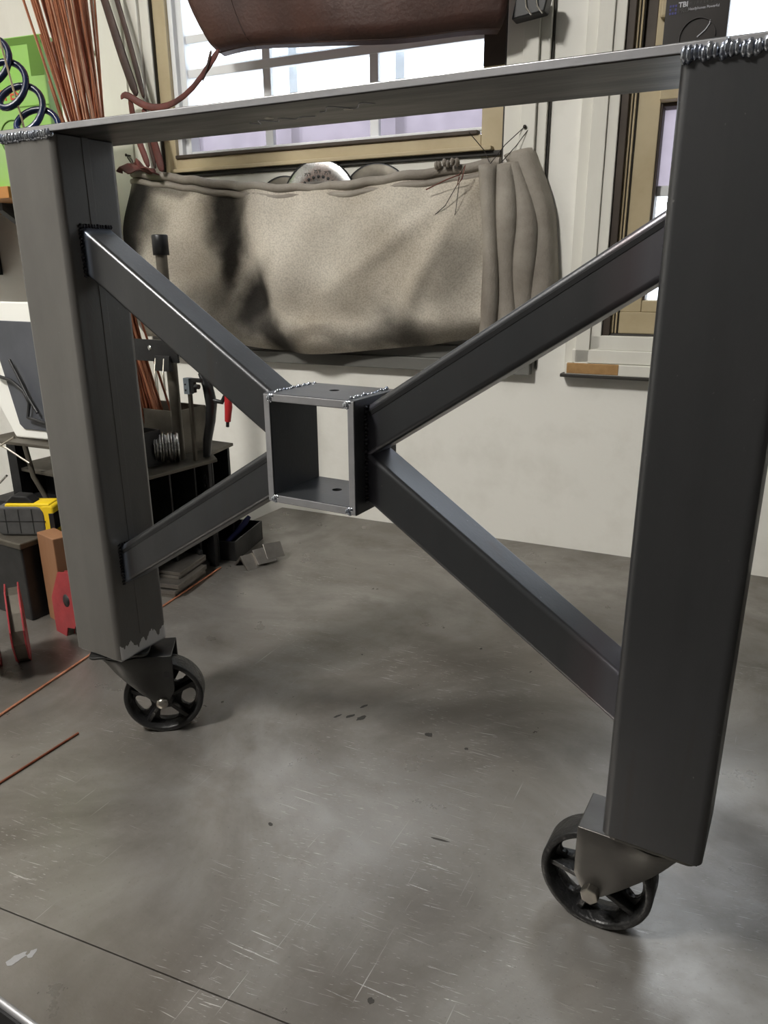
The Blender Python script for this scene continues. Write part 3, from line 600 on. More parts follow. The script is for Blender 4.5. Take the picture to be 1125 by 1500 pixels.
# ---- casters
def caster(cx, cy, ang, ztop_, mt, nut):
    """swivel axis at (cx,cy); the wheel trails along ang"""
    R = Rz(ang); o3 = Vector((cx, cy, 0)); X = lambda p: R @ Vector(p)+o3
    def tr(q): q.v = [X(p) for p in q.v]; return q
    wr, wx = .0648, .058; zf = ztop_-.014                        # wheel radius, trail, underside of fork top
    # plan outline of the pressed fork: straight cheeks, flaring round the swivel
    hw = .0315; plan = []
    for x in (.094, .082, .07, .058, .046, .034, .024): plan.append((x, -hw))
    for i in range(1, 14):
        a = math.radians(-62-(236/14)*i); plan.append((.036*math.cos(a)*1.05, .036*math.sin(a)))
    for x in (.024, .034, .046, .058, .07, .082, .094): plan.append((x, hw))
    def drop(x):
        pts = [(-.05, .010), (-.03, .014), (.0, .034), (.024, .056), (.040, .074), (.050, .0865), (.058, .089), (.066, .0865), (.074, .077), (.082, .058), (.094, .010)]
        pts = [(-.05, .010), (-.03, .016), (.0, .040), (.024, .062), (.040, .078), (.050, .0865), (.058, .089), (.066, .086), (.074, .076), (.0765, .070), (.094, .012)]
        for (x0, d0), (x1, d1) in zip(pts, pts[1:]):
            if x <= x1: return d0+(d1-d0)*max(0, (x-x0))/(x1-x0)
        return pts[-1][1]
    plan = [(min(p[0], .080), p[1]) for p in plan]
    def shape(u, v):
        i = u*(len(plan)-1); k = int(round(i)); x, y = plan[k]; d = drop(x) if x < .0795 else .062
        inset = .0035*v if x > .02 else 0.0
        taper = 1-.30*v if x < .02 else 1
        return X((x*taper if x < .02 else x, y*(1 if x > .02 else taper), zf-d*v))
    q = MB().grid(shape, len(plan), 6)
    n = len(plan); tv = [X((x, y, zf)) for x, y in plan]
    q.add(tv, [tuple(range(n))])
    fork = q.build('caster_fork', mt, tb, bevel=.005, solid=.0042, seg=3, weld=True)
    tr(MB().prism(rrect(.092, .092, .01), lambda a, b: (a, b, ztop_-.004), lambda a, b: (a, b, ztop_))).build('mounting_plate', mt, fork, bevel=.0008)
    tr(MB().lathe([(.0, zf), (.034, zf), (.037, zf+.002), (.037, zf+.005), (.031, zf+.0065), (.034, zf+.010), (.0, zf+.010)], n=36)).build('swivel_race', 'darksteel', fork)
    # wheel: rim, five-hole web, ridges, hub
    hh = .0195; q = MB(); c = (wx, 0, wr)
    q.lathe([(wr-.0015, -hh), (wr, -hh+.002), (wr, hh-.002), (wr-.0015, hh), (wr-.0075, hh), (wr-.009, hh-.003), (wr-.013, .004), (wr-.013, -.004), (wr-.009, -hh+.003), (wr-.0075, -hh)], c, (0, 1, 0), 64, True, True)
    q.lathe([(.006, -.024), (.0155, -.024), (.0165, -.020), (.019, -.003), (.019, .003), (.0165, .020), (.0155, .024), (.006, .024)], c, (0, 1, 0), 32, True, True)
    ri, ro, th2 = .0165, wr-.0115, math.radians(36)
    for k in range(5):
        a0 = math.radians(90+18+72*k+ (0 if nut else 22)); hc = Vector(((ri+ro)/2+.0045, 0)); H = []; O = []
        m_ = 28
        for i in range(m_):
            t = 2*math.pi*i/m_; d = Vector((math.cos(t), math.sin(t)))
            e = (abs(d.x)/.0115)**2.6+(abs(d.y)/(.0165 if d.x > 0 else .0145))**2.6; H.append(hc+d*e**(-1/2.6))
            lo, hi = 0, .06
            for _ in range(30):
                md = (lo+hi)/2; p = hc+d*md; ins = ri < p.length < ro and abs(math.atan2(p.y, p.x)) < th2
                lo, hi = (md, hi) if ins else (lo, md)
            O.append(hc+d*lo)
        def w3(p, y): 
            r_, a_ = p.length, math.atan2(p.y, p.x)+a0; return Vector((wx+r_*math.cos(a_), y, wr+r_*math.sin(a_)))
        vs = [w3(p, -.0035) for p in H]+[w3(p, -.0035) for p in O]+[w3(p, .0035) for p in H]+[w3(p, .0035) for p in O]; fs = []
        for i in range(m_):
            j = (i+1) % m_; fs += [(i, j, m_+j, m_+i), (2*m_+i, 3*m_+i, 3*m_+j, 2*m_+j), (i, 2*m_+i, 2*m_+j, j)]
        q.add(vs, fs)
        ar = a0+th2                                              # ridge along each spoke
        for sg in (-1, 1):
            P = lambda r_, dy, wd: Vector((wx+r_*math.cos(ar)-wd*math.sin(ar), sg*dy, wr+r_*math.sin(ar)+wd*math.cos(ar)))
            q.add([P(.014, .003, -.0045), P(.014, .003, .0045), P(.014, .021, .003), P(.014, .021, -.003), P(ro+.002, .003, -.006), P(ro+.002, .003, .006), P(ro+.002, .0125, .0035), P(ro+.002, .0125, -.0035)],
                  [(0, 1, 2, 3), (4, 7, 6, 5), (0, 4, 5, 1), (1, 5, 6, 2), (2, 6, 7, 3), (3, 7, 4, 0)])
    tr(q).build('wheel', 'cast', fork, bevel=.0008, seg=1)
    # axle: dome head one side, hex nut the other
    q = MB().tube([(wx, -.041, wr), (wx, .041, wr)], .006, 14)
    tr(q).build('axle', 'bolt', fork)
    def hexn(y0, y1): return MB().prism([(.0108*math.cos(math.radians(60*i+15)), .0108*math.sin(math.radians(60*i+15))) for i in range(6)], lambda a, b: (wx+a, y0, wr+b), lambda a, b: (wx+a, y1, wr+b))
    def dome(sg):
        return MB().lathe([(.0, sg*.0425), (.005, sg*.042), (.0085, sg*.0395), (.0102, sg*.036), (.0102, sg*.0335)], (wx, 0, wr), (0, 1, 0), 24)
    sv = 1
    tr(hexn(sv*.0335, sv*.0445)).build('axle_nut', 'bolt', fork, bevel=.0012); tr(dome(-sv)).build('axle_head', 'bolt', fork)
    sq = -sv
    return fork
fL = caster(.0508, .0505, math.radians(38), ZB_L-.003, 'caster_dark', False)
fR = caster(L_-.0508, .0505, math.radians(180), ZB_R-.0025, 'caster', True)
# square cut-out dark mark on the visible cheek of the left caster
Rl = Rz(math.radians(38))
q = MB().box((.066, -.0342, .112), (.0745, -.0325, .1215)); q.v = [Rl @ p+Vector((.0508, .0505, 0)) for p in q.v]; q.build('square_slot', 'black', fL)

# ================================================================== WELDING BLANKET
bl = thing('welding_blanket', 'sooty grey woven welding blanket wired up below the left window', 'blanket', WL, WR)
def lerp_tab(tab, x):
    if x <= tab[0][0]: return tab[0][1]
    for (x0, y0), (x1, y1) in zip(tab, tab[1:]):
        if x <= x1: t = (x-x0)/(x1-x0); return y0+(y1-y0)*t
    return tab[-1][1]
def btop(s_): return lerp_tab([(-.945, 1.034), (-.91, 1.030), (-.751, 1.008), (-.582, .982), (-.421, .967), (-.29, .963), (-.165, .967), (-.046, .976), (.066, .984), (.174, .993), (.3, 1.006)], s_)-.008
def bbot(s_):
    t = (s_+.945)/1.165
    return .545-.018*math.sin(t*math.pi)+.012*math.sin(t*9)+ (0.03*(t-.85)/.15 if t > .85 else 0)
def boff(s_, z, v):
    o = .034+.050*math.sin(math.pi*min(1, v*1.02))**.8
    o += .030*math.exp(-((v-.10)/.10)**2)
    c = -.585+.16*(1-v)
    o -= .030*math.exp(-((s_-c)/.045)**2)*(.4+.6*math.sin(math.pi*v))
    o += .016*math.exp(-((s_-c-.10)/.06)**2)+.010*math.exp(-((s_-c+.10)/.06)**2)
    o += .007*math.sin(s_*13+z*9)+.005*math.sin(s_*29-z*17)+.004*math.sin(z*31+s_*7)
    # diagonal tension folds from the tied right corner
    for k, (ss, zz, dx, dz, wd, am) in enumerate([(.2, .98, -.45, -.30, .022, .010), (.2, .98, -.25, -.38, .02, .009), (-.03, .55, .07, .20, .018, .011), (-.08, .56, -.14, .17, .02, .008)]):
        ln = math.hypot(dx, dz); ux, uz = dx/ln, dz/ln; px, pz = s_-ss, z-zz; al = (px*ux+pz*uz)/ln; pr = px*-uz+pz*ux
        if -.1 < al < 1.1: o += am*math.exp(-(pr/wd)**2)*max(0, math.sin(math.pi*(al+.1)/1.2))
    o -= .02*max(0, (s_-.1)/.1)
    return max(.022, o)
def bfront(u, v):
    s_ = -.945+1.165*u+.004*math.sin(v*9)*(1 if u in (0, 1) else 0); zb_, zt_ = bbot(s_), btop(s_); z = zb_+(zt_-zb_)*v
    return (s_, -boff(s_, z, v)-.012, z)
q = MB().grid(bfront, 90, 44)
body = q.build('cloth', 'blanket', bl, solid=.008, solid_off=0)
# rolled double hem along the top
for k, (dz, rr_, of) in enumerate(((.004, .0125, 0), (-.020, .0095, .004))):
    MB().tube([(-.945+1.165*i/60, -boff(-.945+1.165*i/60, 1, 1)-.014-of, btop(-.945+1.165*i/60)+dz+.002*math.sin(i*1.1)) for i in range(61)], rr_, 10, flat=(1, .55) if False else None).build('hem', 'pleat', bl)
# bunched stitches on the hem near the right corner
bead((.06, -.062, .992), (.115, -.062, .997), .010, .011, 'bunched_stitch', bl, 'pleat', .6, .35)
# folded layers stacked up at the right end
for k, (s0, s1, o_, zt_, zb_) in enumerate([(.196, .240, .080, .985, .57), (.228, .290, .066, .985, .57), (.262, .335, .054, .990, .58), (.292, .375, .038, 1.010, .59)]):
    def pf(u, v, s0=s0, s1=s1, o_=o_, zt_=zt_, zb_=zb_, k=k):
        z = zb_+(zt_-zb_)*v; p = max(0, (v-.62)/.38)**1.6               # gathered towards the tied top
        a = s0-(.012+.016*k)*p+.005*math.sin(v*5+k*1.7); b = s1-(.016+.020*k)*p-.022*v*(1-p)*(k+1)/4+.005*math.sin(v*6+k*2.1)
        s_ = a+(b-a)*u
        off = o_+.017*math.sin(math.pi*min(1, u*1.05))**.5-.03*max(0, u-.9)/.1-.012*p+.004*math.sin(v*8+k*2)
        return (s_, -max(.012, off), z+(.012*u if k == 3 else 0))
    MB().grid(pf, 14, 30).build('fold', 'pleat', bl, solid=.006)
# tie wires and nails
MB().tube([(.205, -.075, .985), (.235, -.05, 1.03), (.272, -.026, 1.068), (.283, -.026, 1.062), (.262, -.04, 1.03), (.23, -.06, .99)], .0011, 6).build('tie_wire', 'thinwire', bl)
MB().tube([(.15, -.075, 1.06), (.185, -.06, 1.02), (.205, -.075, .99)], .0011, 6).build('tie_wire', 'thinwire', bl)
MB().tube([(.045, -.088, .935), (.10, -.092, .955), (.135, -.092, .965), (.148, -.09, .985), (.142, -.094, .955), (.13, -.095, .94), (.135, -.094, .96)], .0016, 6).build('tie_wire', 'ruststitch', bl)
MB().tube([(.132, -.094, .945), (.10, -.096, .895), (.045, -.094, .855)], .001, 6).build('tie_wire', 'thinwire', bl)
MB().tube([(.135, -.094, .945), (.128, -.096, .88), (.115, -.094, .835)], .001, 6).build('tie_wire', 'thinwire', bl)
MB().tube([(-.915, -.06, 1.035), (-.95, -.035, 1.07), (-.975, -.025, 1.085), (-.985, -.014, 1.08), (-.965, -.02, 1.06), (-.935, -.04, 1.03)], .0018, 6).build('tie_wire', 'thinwire', bl)
for s_, z_ in ((.276, 1.069), (-.975, 1.085)):
    q = MB().tube([(s_, -.03, z_), (s_, .0 if s_ > 0 else -.010, z_)], .0022, 8).ball((s_, -.031, z_), .0045, (1, .5, 1)); put(tag(q.build('nail', 'thinwire'), 'dark nail in the %s holding the blanket wire' % ('casing right of the window' if s_ > 0 else 'white board left of the window'), 'nail'), WL, WR)
# red rag tied in at the left top corner
q = MB()
q.grid(lambda u, v: (-.955+.14*u, -.075-.02*math.sin(u*7+v*3)-.01*v, 1.028+.022*math.sin(u*5)*v+.02*v*(1-abs(u-.75))+.006*math.sin(u*17)), 16, 6)
put(tag(q.build('red_rag', 'strapred', solid=.004), 'crumpled red leather rag on the top left corner of the blanket', 'rag'), WL, WR)

# ---- discs tucked behind the blanket
def disc(s_, z, r, mt, label, marks=False, off=.012):
    t = thing('metal_disc', label, 'disc', wp(s_, off, z), WR, 'discs behind the blanket')
    MB().lathe([(.012, -.0025), (r-.002, -.0025), (r, -.001), (r, .001), (r-.002, .0025), (.012, .0025)], (0, 0, 0), (0, 1, 0), 64, True, True).build('plate', mt, t)
    MB().lathe([(r-.004, -.0032), (r, -.0025), (r, .0025), (r-.004, .0032)], (0, 0, 0), (0, 1, 0), 64).build('rim', 'darksteel', t)
    if marks:
        for i in range(9):
            a = math.radians(90-48+12*i); p = (r*.62*math.cos(a), -.003, r*.62*math.sin(a))
            MB().lathe([(0, -.0008), (.0042, -.0008), (.0042, .0005)], p, (0, 1, 0), 12).build('hole', 'black', t)
        for i, a in enumerate((112, 91, 70)):
            a = math.radians(a); text_part('75°F', .012, 'seal', t, (r*.73*math.cos(a)-.012, -.0032, r*.73*math.sin(a)-.004), (math.radians(90), 0, 0))
    return t
disc(-.305, .915, .121, 'silver', 'silver metal disc with a row of small holes behind the blanket', True, .016)
disc(-.425, .895, .105, 'olive', 'dull brown metal disc left of the silver disc', off=.006)
disc(-.135, .905, .112, 'olive', 'dull grey metal disc right of the silver disc', off=.006)

# ================================================================== LEATHER APRON in front of the window
ap = thing('leather_apron', 'dark brown leather welding apron hanging in front of the left window', 'apron', WL, WR)
def apf(u, v):
    z0l = 1.300-.044*u+.006*math.sin(u*8)
    z = z0l+(1.72-z0l)*v
    a = -.555-.145*(v)**.8*1.3; b = .243+.02*v
    rc = max(0, 1-v/.07); a += .0; b -= .03*rc**2
    s_ = a+(b-a)*u
    off = .10+.035*math.sin(math.pi*u)+.03*math.sin(math.pi*min(1, v*1.6))-.06*v+.006*math.sin(u*15+v*4)
    if v < .04: off -= .03*(1-v/.04)
    return (s_, -off, z)
MB().grid(apf, 50, 40).build('hide', 'leather', ap, solid=.006)
pts = [apf(.155+.006*v, v) for v in [i/30 for i in range(31)]]
MB().tube([(p[0], p[1]-.004, p[2]) for p in pts], .0016, 6).build('stitched_seam', 'strapbrown', ap)
pts = [apf(i/40, 0.012) for i in range(41)]
MB().tube([(p[0], p[1]-.004, p[2]) for p in pts], .003, 6).build('hem', 'strapbrown', ap)
def strap(path, wd, mt, name='strap'):
    q = MB(); n = len(path); vs = []
    for i, (s_, off, z, tw) in enumerate(path):
        a = path[max(i-1, 0)]; b = path[min(i+1, n-1)]; t = Vector((b[0]-a[0], 0, b[2]-a[2])).normalized(); nn = Vector((-t.z, 0, t.x)); nn = nn*math.cos(tw)+Vector((0, 1, 0))*math.sin(tw)
        p = Vector((s_, -off, z)); vs += [p-nn*wd/2, p+nn*wd/2]
    q.add(vs, [(2*i, 2*i+1, 2*i+3, 2*i+2) for i in range(n-1)], True)
    return q.build(name, mt, ap, solid=.005, subsurf=1)
strap([(-.985, .07, 1.56, 0), (-.955, .07, 1.47, 0), (-.925, .07, 1.37, .2), (-.895, .07, 1.28, .1), (-.872, .07, 1.225, 0)], .030, 'strapbrown')
strap([(-.945, .065, 1.58, 0), (-.925, .065, 1.50, 0), (-.895, .065, 1.40, 0), (-.868, .065, 1.29, .1), (-.852, .065, 1.215, 0)], .020, 'strapbrown')
strap([(-.925, .085, 1.225, .2), (-.905, .09, 1.238, .3), (-.875, .09, 1.222, .2), (-.83, .09, 1.195, .2), (-.78, .09, 1.187, .2), (-.72, .09, 1.195, .3), (-.65, .095, 1.225, .3), (-.585, .10, 1.275, .2), (-.548, .10, 1.312, 0)], .022, 'strapred')
strap([(-.62, .095, 1.235, .9), (-.595, .10, 1.265, .6), (-.575, .10, 1.315, .3)], .018, 'strapbrown')
strap([(-.885, .09, 1.235, 0), (-.89, .08, 1.19, .2), (-.885, .075, 1.12, .4), (-.868, .07, 1.075, .5), (-.855, .07, 1.035, .2)], .020, 'strapred')
strap([(-.845, .085, 1.20, .2), (-.83, .08, 1.15, 0), (-.822, .075, 1.10, .1), (-.815, .07, 1.06, .4), (-.805, .07, 1.02, .3)], .026, 'strapred')
strap([(-.84, .08, 1.20, .4), (-.845, .075, 1.12, .5), (-.838, .07, 1.07, .3), (-.83, .07, 1.03, .5)], .012, 'strapbrown')

# black binder clip gripping the apron's right end
q = MB().prism([(.0, .0), (.075, .008), (.085, .05), (.012, .06)], lambda a, b: (.248+a, -.085, 1.282+b), lambda a, b: (.248+a, -.045, 1.282+b))
bc = q.build('black_clamp', 'black', bevel=.003); put(tag(bc, 'black clamp at the right end of the leather apron', 'clamp'), WL, WR)
for x_ in (.275, .30): MB().tube([(x_, -.088, 1.345), (x_+.008, -.09, 1.30), (x_+.02, -.088, 1.285)], .0018, 6).build('wire_handle', 'wire', bc)

# ---- black headphone carton on the right window's middle rail
hb = thing('headphone_carton', 'black printed headphone carton standing in the right window', 'box', wp(.575, .029, 1.1865), WR)
MB().box((0, 0, 0), (.128, .05, .155)).build('carton', 'boxblack', hb, bevel=.001)
rt_ = (math.radians(90), 0, 0); yb_ = -.0006
text_part('TBI', .0135, 'printwhite', hb, (.026, yb_, .0885), rt_, bold=.0004); text_part('PRO', .0115, 'printgrey', hb, (.026, yb_, .078), rt_)
text_part('W I R E L E S S', .0085, 'printgrey', hb, (.046, yb_, .0905), rt_); text_part('Headphones Powerful', .0075, 'printwhite', hb, (.046, yb_, .0805), rt_, stretch=.92)
q = MB()
for i in range(3):
    for j in range(3):
        if (i, j) != (1, 1): q.box((.008+.0055*i, -.0006, .0765+.0068*j), (.0118+.0055*i, .0005, .081+.0068*j))
q.build('dot_logo', 'boxblue', hb)
MB().box((.03, -.0006, .106), (.095, .0005, .112)).build('cyan_stripe', 'boxcyan', hb)
MB().tube([(.035+.035-.036*math.cos(a), -.001, .028+.036*math.sin(a)) for a in [math.pi*i/20 for i in range(-3, 21)]], .003, 6, flat=(1, .3)).build('printed_headband', 'printgrey', hb)
MB().tube([(.07, -.001, .028), (.085, -.001, .040), (.092, -.001, .050), (.093, -.001, .058)], .0014, 5).build('printed_arm', 'printwhite', hb)

# ================================================================== LEFT WALL SHELF with green box
ws = thing('wall_shelf', 'orange brown wooden wall shelf at the left edge under the green carton', 'shelf', (-1.15, .98, .935))
MB().prism([(-.75, -.28), (.16, -.28), (.05, .1), (-.75, .1)], lambda x, y: (x, y, 0), lambda x, y: (x, y, .03)).build('board', 'orangewood', ws, bevel=.002)
for x_ in (-.5, -.02): MB().prism([(.095, 0), (-.2, 0), (-.2, -.02), (.075, -.2), (.095, -.2)], lambda a, b: (x_, a, b), lambda a, b: (x_+.03, a, b)).build('bracket', 'darksteel', ws)
gb = thing('wipes_carton', 'green printed carton of shop wipes on the wooden wall shelf', 'box', (-.862, .765, .9655), math.radians(10))
MB().box((-.45, 0, 0), (0, .05, .355)).build('carton', 'green', gb, bevel=.004)
MB().box((-.45, -.0006, .335), (0, .001, .352)).build('dark_band', 'green_dk', gb)
MB().box((-.045, -.0006, .262), (-.002, .001, .335)).build('green_patch', 'green_dk', gb)
text_part('WIPES', .036, 'redprint', gb, (-.19, -.0008, .212), (math.radians(90), 0, 0), bold=.0006, stretch=1.0)
MB().tube([(-.13+.045*math.cos(a), -.0012, .12+.045*math.sin(a)) for a in [2*math.pi*i/24 for i in range(25)]], .0016, 5, caps=False).build('printed_ring', 'green_dk', gb)
MB().box((-.45, -.0006, .192), (0, .001, .195)).build('dark_line', 'green_dk', gb)

# ---- coiled blue air hose hanging at the left
q = MB(); path = []
for i in range(0, 24*5+1):
    t = i/24-1.2; a = -2*math.pi*t+1.2
    path.append((-.618+.030*t+.034*math.cos(a)*.87, .44+.034*math.cos(a)*.5+.01*t+.018*math.sin(a), 1.172-.046*t+.034*math.sin(a)))
path = [(-.80, .40, 1.5), (-.72, .42, 1.32)]+path
q.tube(path, .0068, 10)
tag(q.build('coiled_air_hose', 'hose'), 'dark blue coiled air hose hanging at the left edge', 'hose')

# ================================================================== TOOL RACK on the left of the bench
rk = thing('tool_rack', 'dark steel tool rack behind the left leg', 'rack', (-.5, .55, 0))
def rp(q): q.v = [p-Vector((-.5, .55, 0)) for p in q.v]; return q
rp(MB().prism([(-.315, .70), (-.375, .745), (-.40, .86), (-.72, .86), (-.72, .40), (-.345, .40)], lambda x, y: (x, y, .281), lambda x, y: (x, y, .289))).build('shelf', 'olive', rk, bevel=.001)
rp(MB().box((-.70, .415, .0), (-.692, .85, .281))).build('side_panel', 'darksteel', rk)
rp(MB().box((-.70, .845, .0), (-.41, .853, .281))).build('back_panel', 'darksteel', rk)
for y0 in (.45, .56, .645): rp(MB().box((-.66, y0, .03), (-.345, y0+.006, .279))).build('divider', 'darksteel', rk, bevel=.001)
u_ = rp(MB().box((-.345, .672, .0), (-.322, .684, .281))); u_.build('upright', 'darksteel', rk, bevel=.0015)
rp(MB().box((-.352, .700, .0), (-.336, .706, .281))).build('upright', 'darksteel', rk, bevel=.0015)
rp(MB().prism(rrect(.010, .034, .0048), lambda a, b: (-.333+a, .6712, .235+b), lambda a, b: (-.333+a, .673, .235+b))).build('oval_slot', 'silver', rk)
rp(MB().prism(rrect(.0055, .024, .0027), lambda a, b: (-.333+a, .6706, .235+b), lambda a, b: (-.333+a, .672, .235+b))).build('oval_slot', 'black', rk)
rp(MB().box((-.36, .41, 0), (-.345, .425, .281))).build('upright', 'darksteel', rk)

# rod can
def opencan(name, label, cat, x0, x1, y0, y1, z0, z1, mt, th=.004, group=None):
    cx, cy = (x0+x1)/2, (y0+y1)/2; t = thing(name, label, cat, (cx, cy, z0), 0, group); a, b, h = (x1-x0)/2, (y1-y0)/2, z1-z0
    for lo, hi in (((-a, -b, .004), (a, -b+th, h)), ((-a, b-th, .004), (a, b, h)), ((-a, -b+th, .004), (-a+th, b-th, h)), ((a-th, -b+th, .004), (a, b-th, h))): MB().box(lo, hi).build('wall_panel', mt, t, bevel=.0008)
    MB().box((-a, -b, 0), (a, b, .004)).build('base', mt, t); return t
opencan('rod_can', 'open grimy steel can holding the copper rods on the rack', 'can', -.655, -.42, .672, .785, .2895, .405, 'olive')
opencan('steel_bin', 'dark open steel bin on the rack beside the rod can', 'bin', -.60, -.40, .49, .60, .2895, .375, 'darksteel')

# copper filler rods: every rod its own object
n_r = 72
for i in range(n_r):
    u = i/(n_r-1); k = random.random()
    short = i % 4 == 1 and u < .5
    top = Vector((-.625+.153*u+random.uniform(-.006, .006), .58+random.uniform(-.03, .03), 1.30))
    if short: top.x -= .035
    pin = Vector((-.556+random.uniform(-.016, .016)+.02*(u-.5), .66+random.uniform(-.02, .02), .748))
    d = (top-pin)/(top.z-pin.z)
    b0 = pin+d*(.2945-pin.z); zt_ = 1.21+random.uniform(-.06, .05) if short else 1.52+random.uniform(-.06, .1)
    o = MB().tube([(0, 0, 0), d*(zt_-.2945)], random.choice((.0022, .0025, .0028)), 6).build('copper_rod', ['copper', 'copper', 'copper2', 'copper3'][int(k*4)])
    put(o, b0)
    tag(o, 'short copper filler rod in the bundle standing behind the left leg' if short else 'long copper filler rod in the bundle standing behind the left leg', 'rod', 'short copper rods in the can' if short else 'long copper rods in the can')
# lone pale rod in front of the hose
o = MB().tube([(0, 0, 0), (Vector((-.566, .44, 1.149))-Vector((-.50, .545, .294)))*1.3], .0022, 6).build('brass_rod', 'brass'); put(o, (-.50, .545, .294))
tag(o, 'single pale brass rod crossing in front of the blue hose', 'rod')

# post with collar and cross plate
po = thing('collared_post', 'steel post with a dark collar standing in front of the blanket', 'post', (-.395, .652, .2895))
MB().tube([(0, 0, 0), (0, 0, .50)], .0135, 18).build('pole', 'olive', po)
MB().lathe([(.0, .49), (.0185, .49), (.0185, .533), (.017, .535), (.0, .535)], n=28).build('collar', 'darksteel', po)
cp = MB().box((-.12, -.022, .245), (.045, -.0165, .297)).build('cross_plate', 'darksteel', po, bevel=.001)
MB().lathe([(0, 0), (.0062, 0), (.0062, -.0008), (0, -.0008)], (-.045, -.0222, .277), (0, 1, 0), 16).build('hole', 'silver', po)
# binder clip on the cross plate
bk = thing('binder_clip', 'black binder clip with long wire handles on the post plate', 'clip', (-.398, .624, .515))
MB().prism([(-.004, .0), (.012, 0), (.006, .036), (.002, .036)], lambda a, b: (-.018, a-.006, b), lambda a, b: (.03, a-.006, b)).build('spring_body', 'black', bk, bevel=.001)
for x_ in (-.008, .020): MB().tube([(x_, -.012, .03), (x_+.012, -.03, .0), (x_+.022, -.04, -.028), (x_+.022, -.036, -.04)], .0014, 6).build('wire_handle', 'wire', bk)
# grey blue clamp and small spring clamp
cl = thing('toggle_clamp', 'small grey blue toggle clamp right of the binder clip', 'clamp', (-.350, .66, .2895))
MB().box((-.004, -.004, 0), (.004, .004, .17)).build('stem', 'olive', cl)
MB().box((-.010, -.010, .168), (.008, .006, .207)).build('block', 'clampblue', cl, bevel=.001)
for z_ in (.178, .192): MB().lathe([(0, -.001), (.0022, -.001), (.0022, .001)], (-.003, -.0105, z_), (0, 1, 0), 10).build('rivet', 'black', cl)
MB().box((.008, -.006, .172), (.02, .004, .202)).build('jaw', 'darksteel', cl, bevel=.001)
MB().box((.008, -.006, .198), (.042, .004, .207)).build('jaw', 'darksteel', cl, bevel=.001)
MB().tube([(.020, -.001, .187), (.032, -.001, .187)], .006, 10).build('screw_knob', 'black', cl)
# pliers: dark curved arm, red grip
pl = thing('pliers', 'dark pliers with a red grip leaning at the right end of the rack', 'pliers', (-.345, .695, .2895))
MB().tube([(.0, .0, .004), (.008, .0, .05), (.022, .0, .095), (.030, .0, .14), (.022, .0, .185), (.006, .0, .215)], [.012, .0145, .0155, .0175, .016, .012], 10, flat=(1, .6)).build('arm', 'darksteel', pl)
MB().tube([(.03, .0, .15), (.055, .01, .145), (.072, .012, .17)], .006, 8).build('joint', 'darksteel', pl)
MB().tube([(.068, .012, .205), (.076, .012, .175), (.074, .012, .135), (.068, .012, .098)], [.006, .0092, .0098, .0075], 12).build('grip', 'redh', pl)
MB().tube([(.068, .012, .10), (.066, .012, .084)], .0042, 8).build('tip', 'black', pl)
# three ribbed silver collars on the shelf
for i in range(3):
    t = thing('ribbed_collar', ['left', 'middle', 'right'][i]+' of three silver ribbed collars on the rack shelf', 'collar', (-.415+.0145*i, .600+.0150*i, .2895), math.radians(46), 'silver collars on the shelf')
    MB().lathe([(.012, -.0092), (.036, -.0092), (.0378, -.0078), (.0378, -.0045), (.0345, -.0035), (.0325, .002), (.0345, .004), (.0378, .005), (.0378, .0082), (.036, .0096), (.012, .0096)], (0, 0, .038), (1, 0, 0), 40, True, True).build('ring', 'silver', t)
    MB().lathe([(.0382, -.0050), (.0382, -.0030), (.036, -.0030)], (0, 0, .038), (1, 0, 0), 40).build('groove_band', 'darksteel', t)

# stacked flat bars on the bench
for i, (dx, dy, ln, wd, h, rz_) in enumerate([(0, 0, .15, .085, .011, -.28), (.006, -.004, .145, .075, .009, -.26), (.012, .004, .135, .08, .011, -.31), (-.012, .03, .13, .07, .007, -.24), (-.012, .035, .125, .07, .008, -.26)]):
    zb_ = [0, .0115, .0235, .0350, .0425][i]
    o = MB().box((-wd, 0, 0), (0, ln, h)).build('flat_bar', 'flat', bevel=.001); put(o, (-.275+dx, .475+dy, zb_+.0002), -rz_*.2+.18)
    tag(o, ['bottom', 'second from bottom', 'middle', 'second from top', 'top'][i]+' flat steel bar of the stack behind the left leg', 'flat bar', 'stacked flat bars')
o = MB().box((-.05, -.006, 0), (.0, .006, .062)).build('steel_block', 'darksteel', bevel=.003); put(tag(o, 'dark steel block standing behind the flat bar stack', 'block'), (-.325, .625, .0), -.35)
# tray with blue tool
tray = thing('steel_tray', 'open black steel tray behind the angle pieces', 'tray', (-.37, .80, 0), math.radians(16))
for lo, hi in (((-.10, -.085, .004), (.045, -.081, .055)), ((-.10, .095, .004), (.045, .099, .055)), ((-.10, -.081, .004), (-.096, .095, .055)), ((.041, -.081, .004), (.045, .095, .055))): MB().box(lo, hi).build('wall_panel', 'darksteel', tray, bevel=.001)
MB().box((-.10, -.085, 0), (.045, .099, .004)).build('base', 'darksteel', tray)
o = MB().tube([(-.02, -.03, .006), (0, .02, .04), (.01, .05, .068), (.014, .062, .08)], [.006, .0085, .009, .006], 10).build('blue_handle', 'bluetool'); put(tag(o, 'dark blue tool handle sticking out of the black tray', 'tool handle'), (-.375, .80, 0))
cl2 = MB().prism(rrect(.030, .05, .004), lambda a, b: (a, 0, .026+b), lambda a, b: (a, .006, .026+b)).build('slotted_plate', 'olive', bevel=.001); put(tag(cl2, 'slotted steel plate leaning at the tray corner', 'plate'), (-.352, .693, 0), .3)
MB().prism(rrect(.014, .028, .003), lambda a, b: (a, -.0006, .028+b), lambda a, b: (a, .001, .028+b)).build('slot', 'black', cl2)
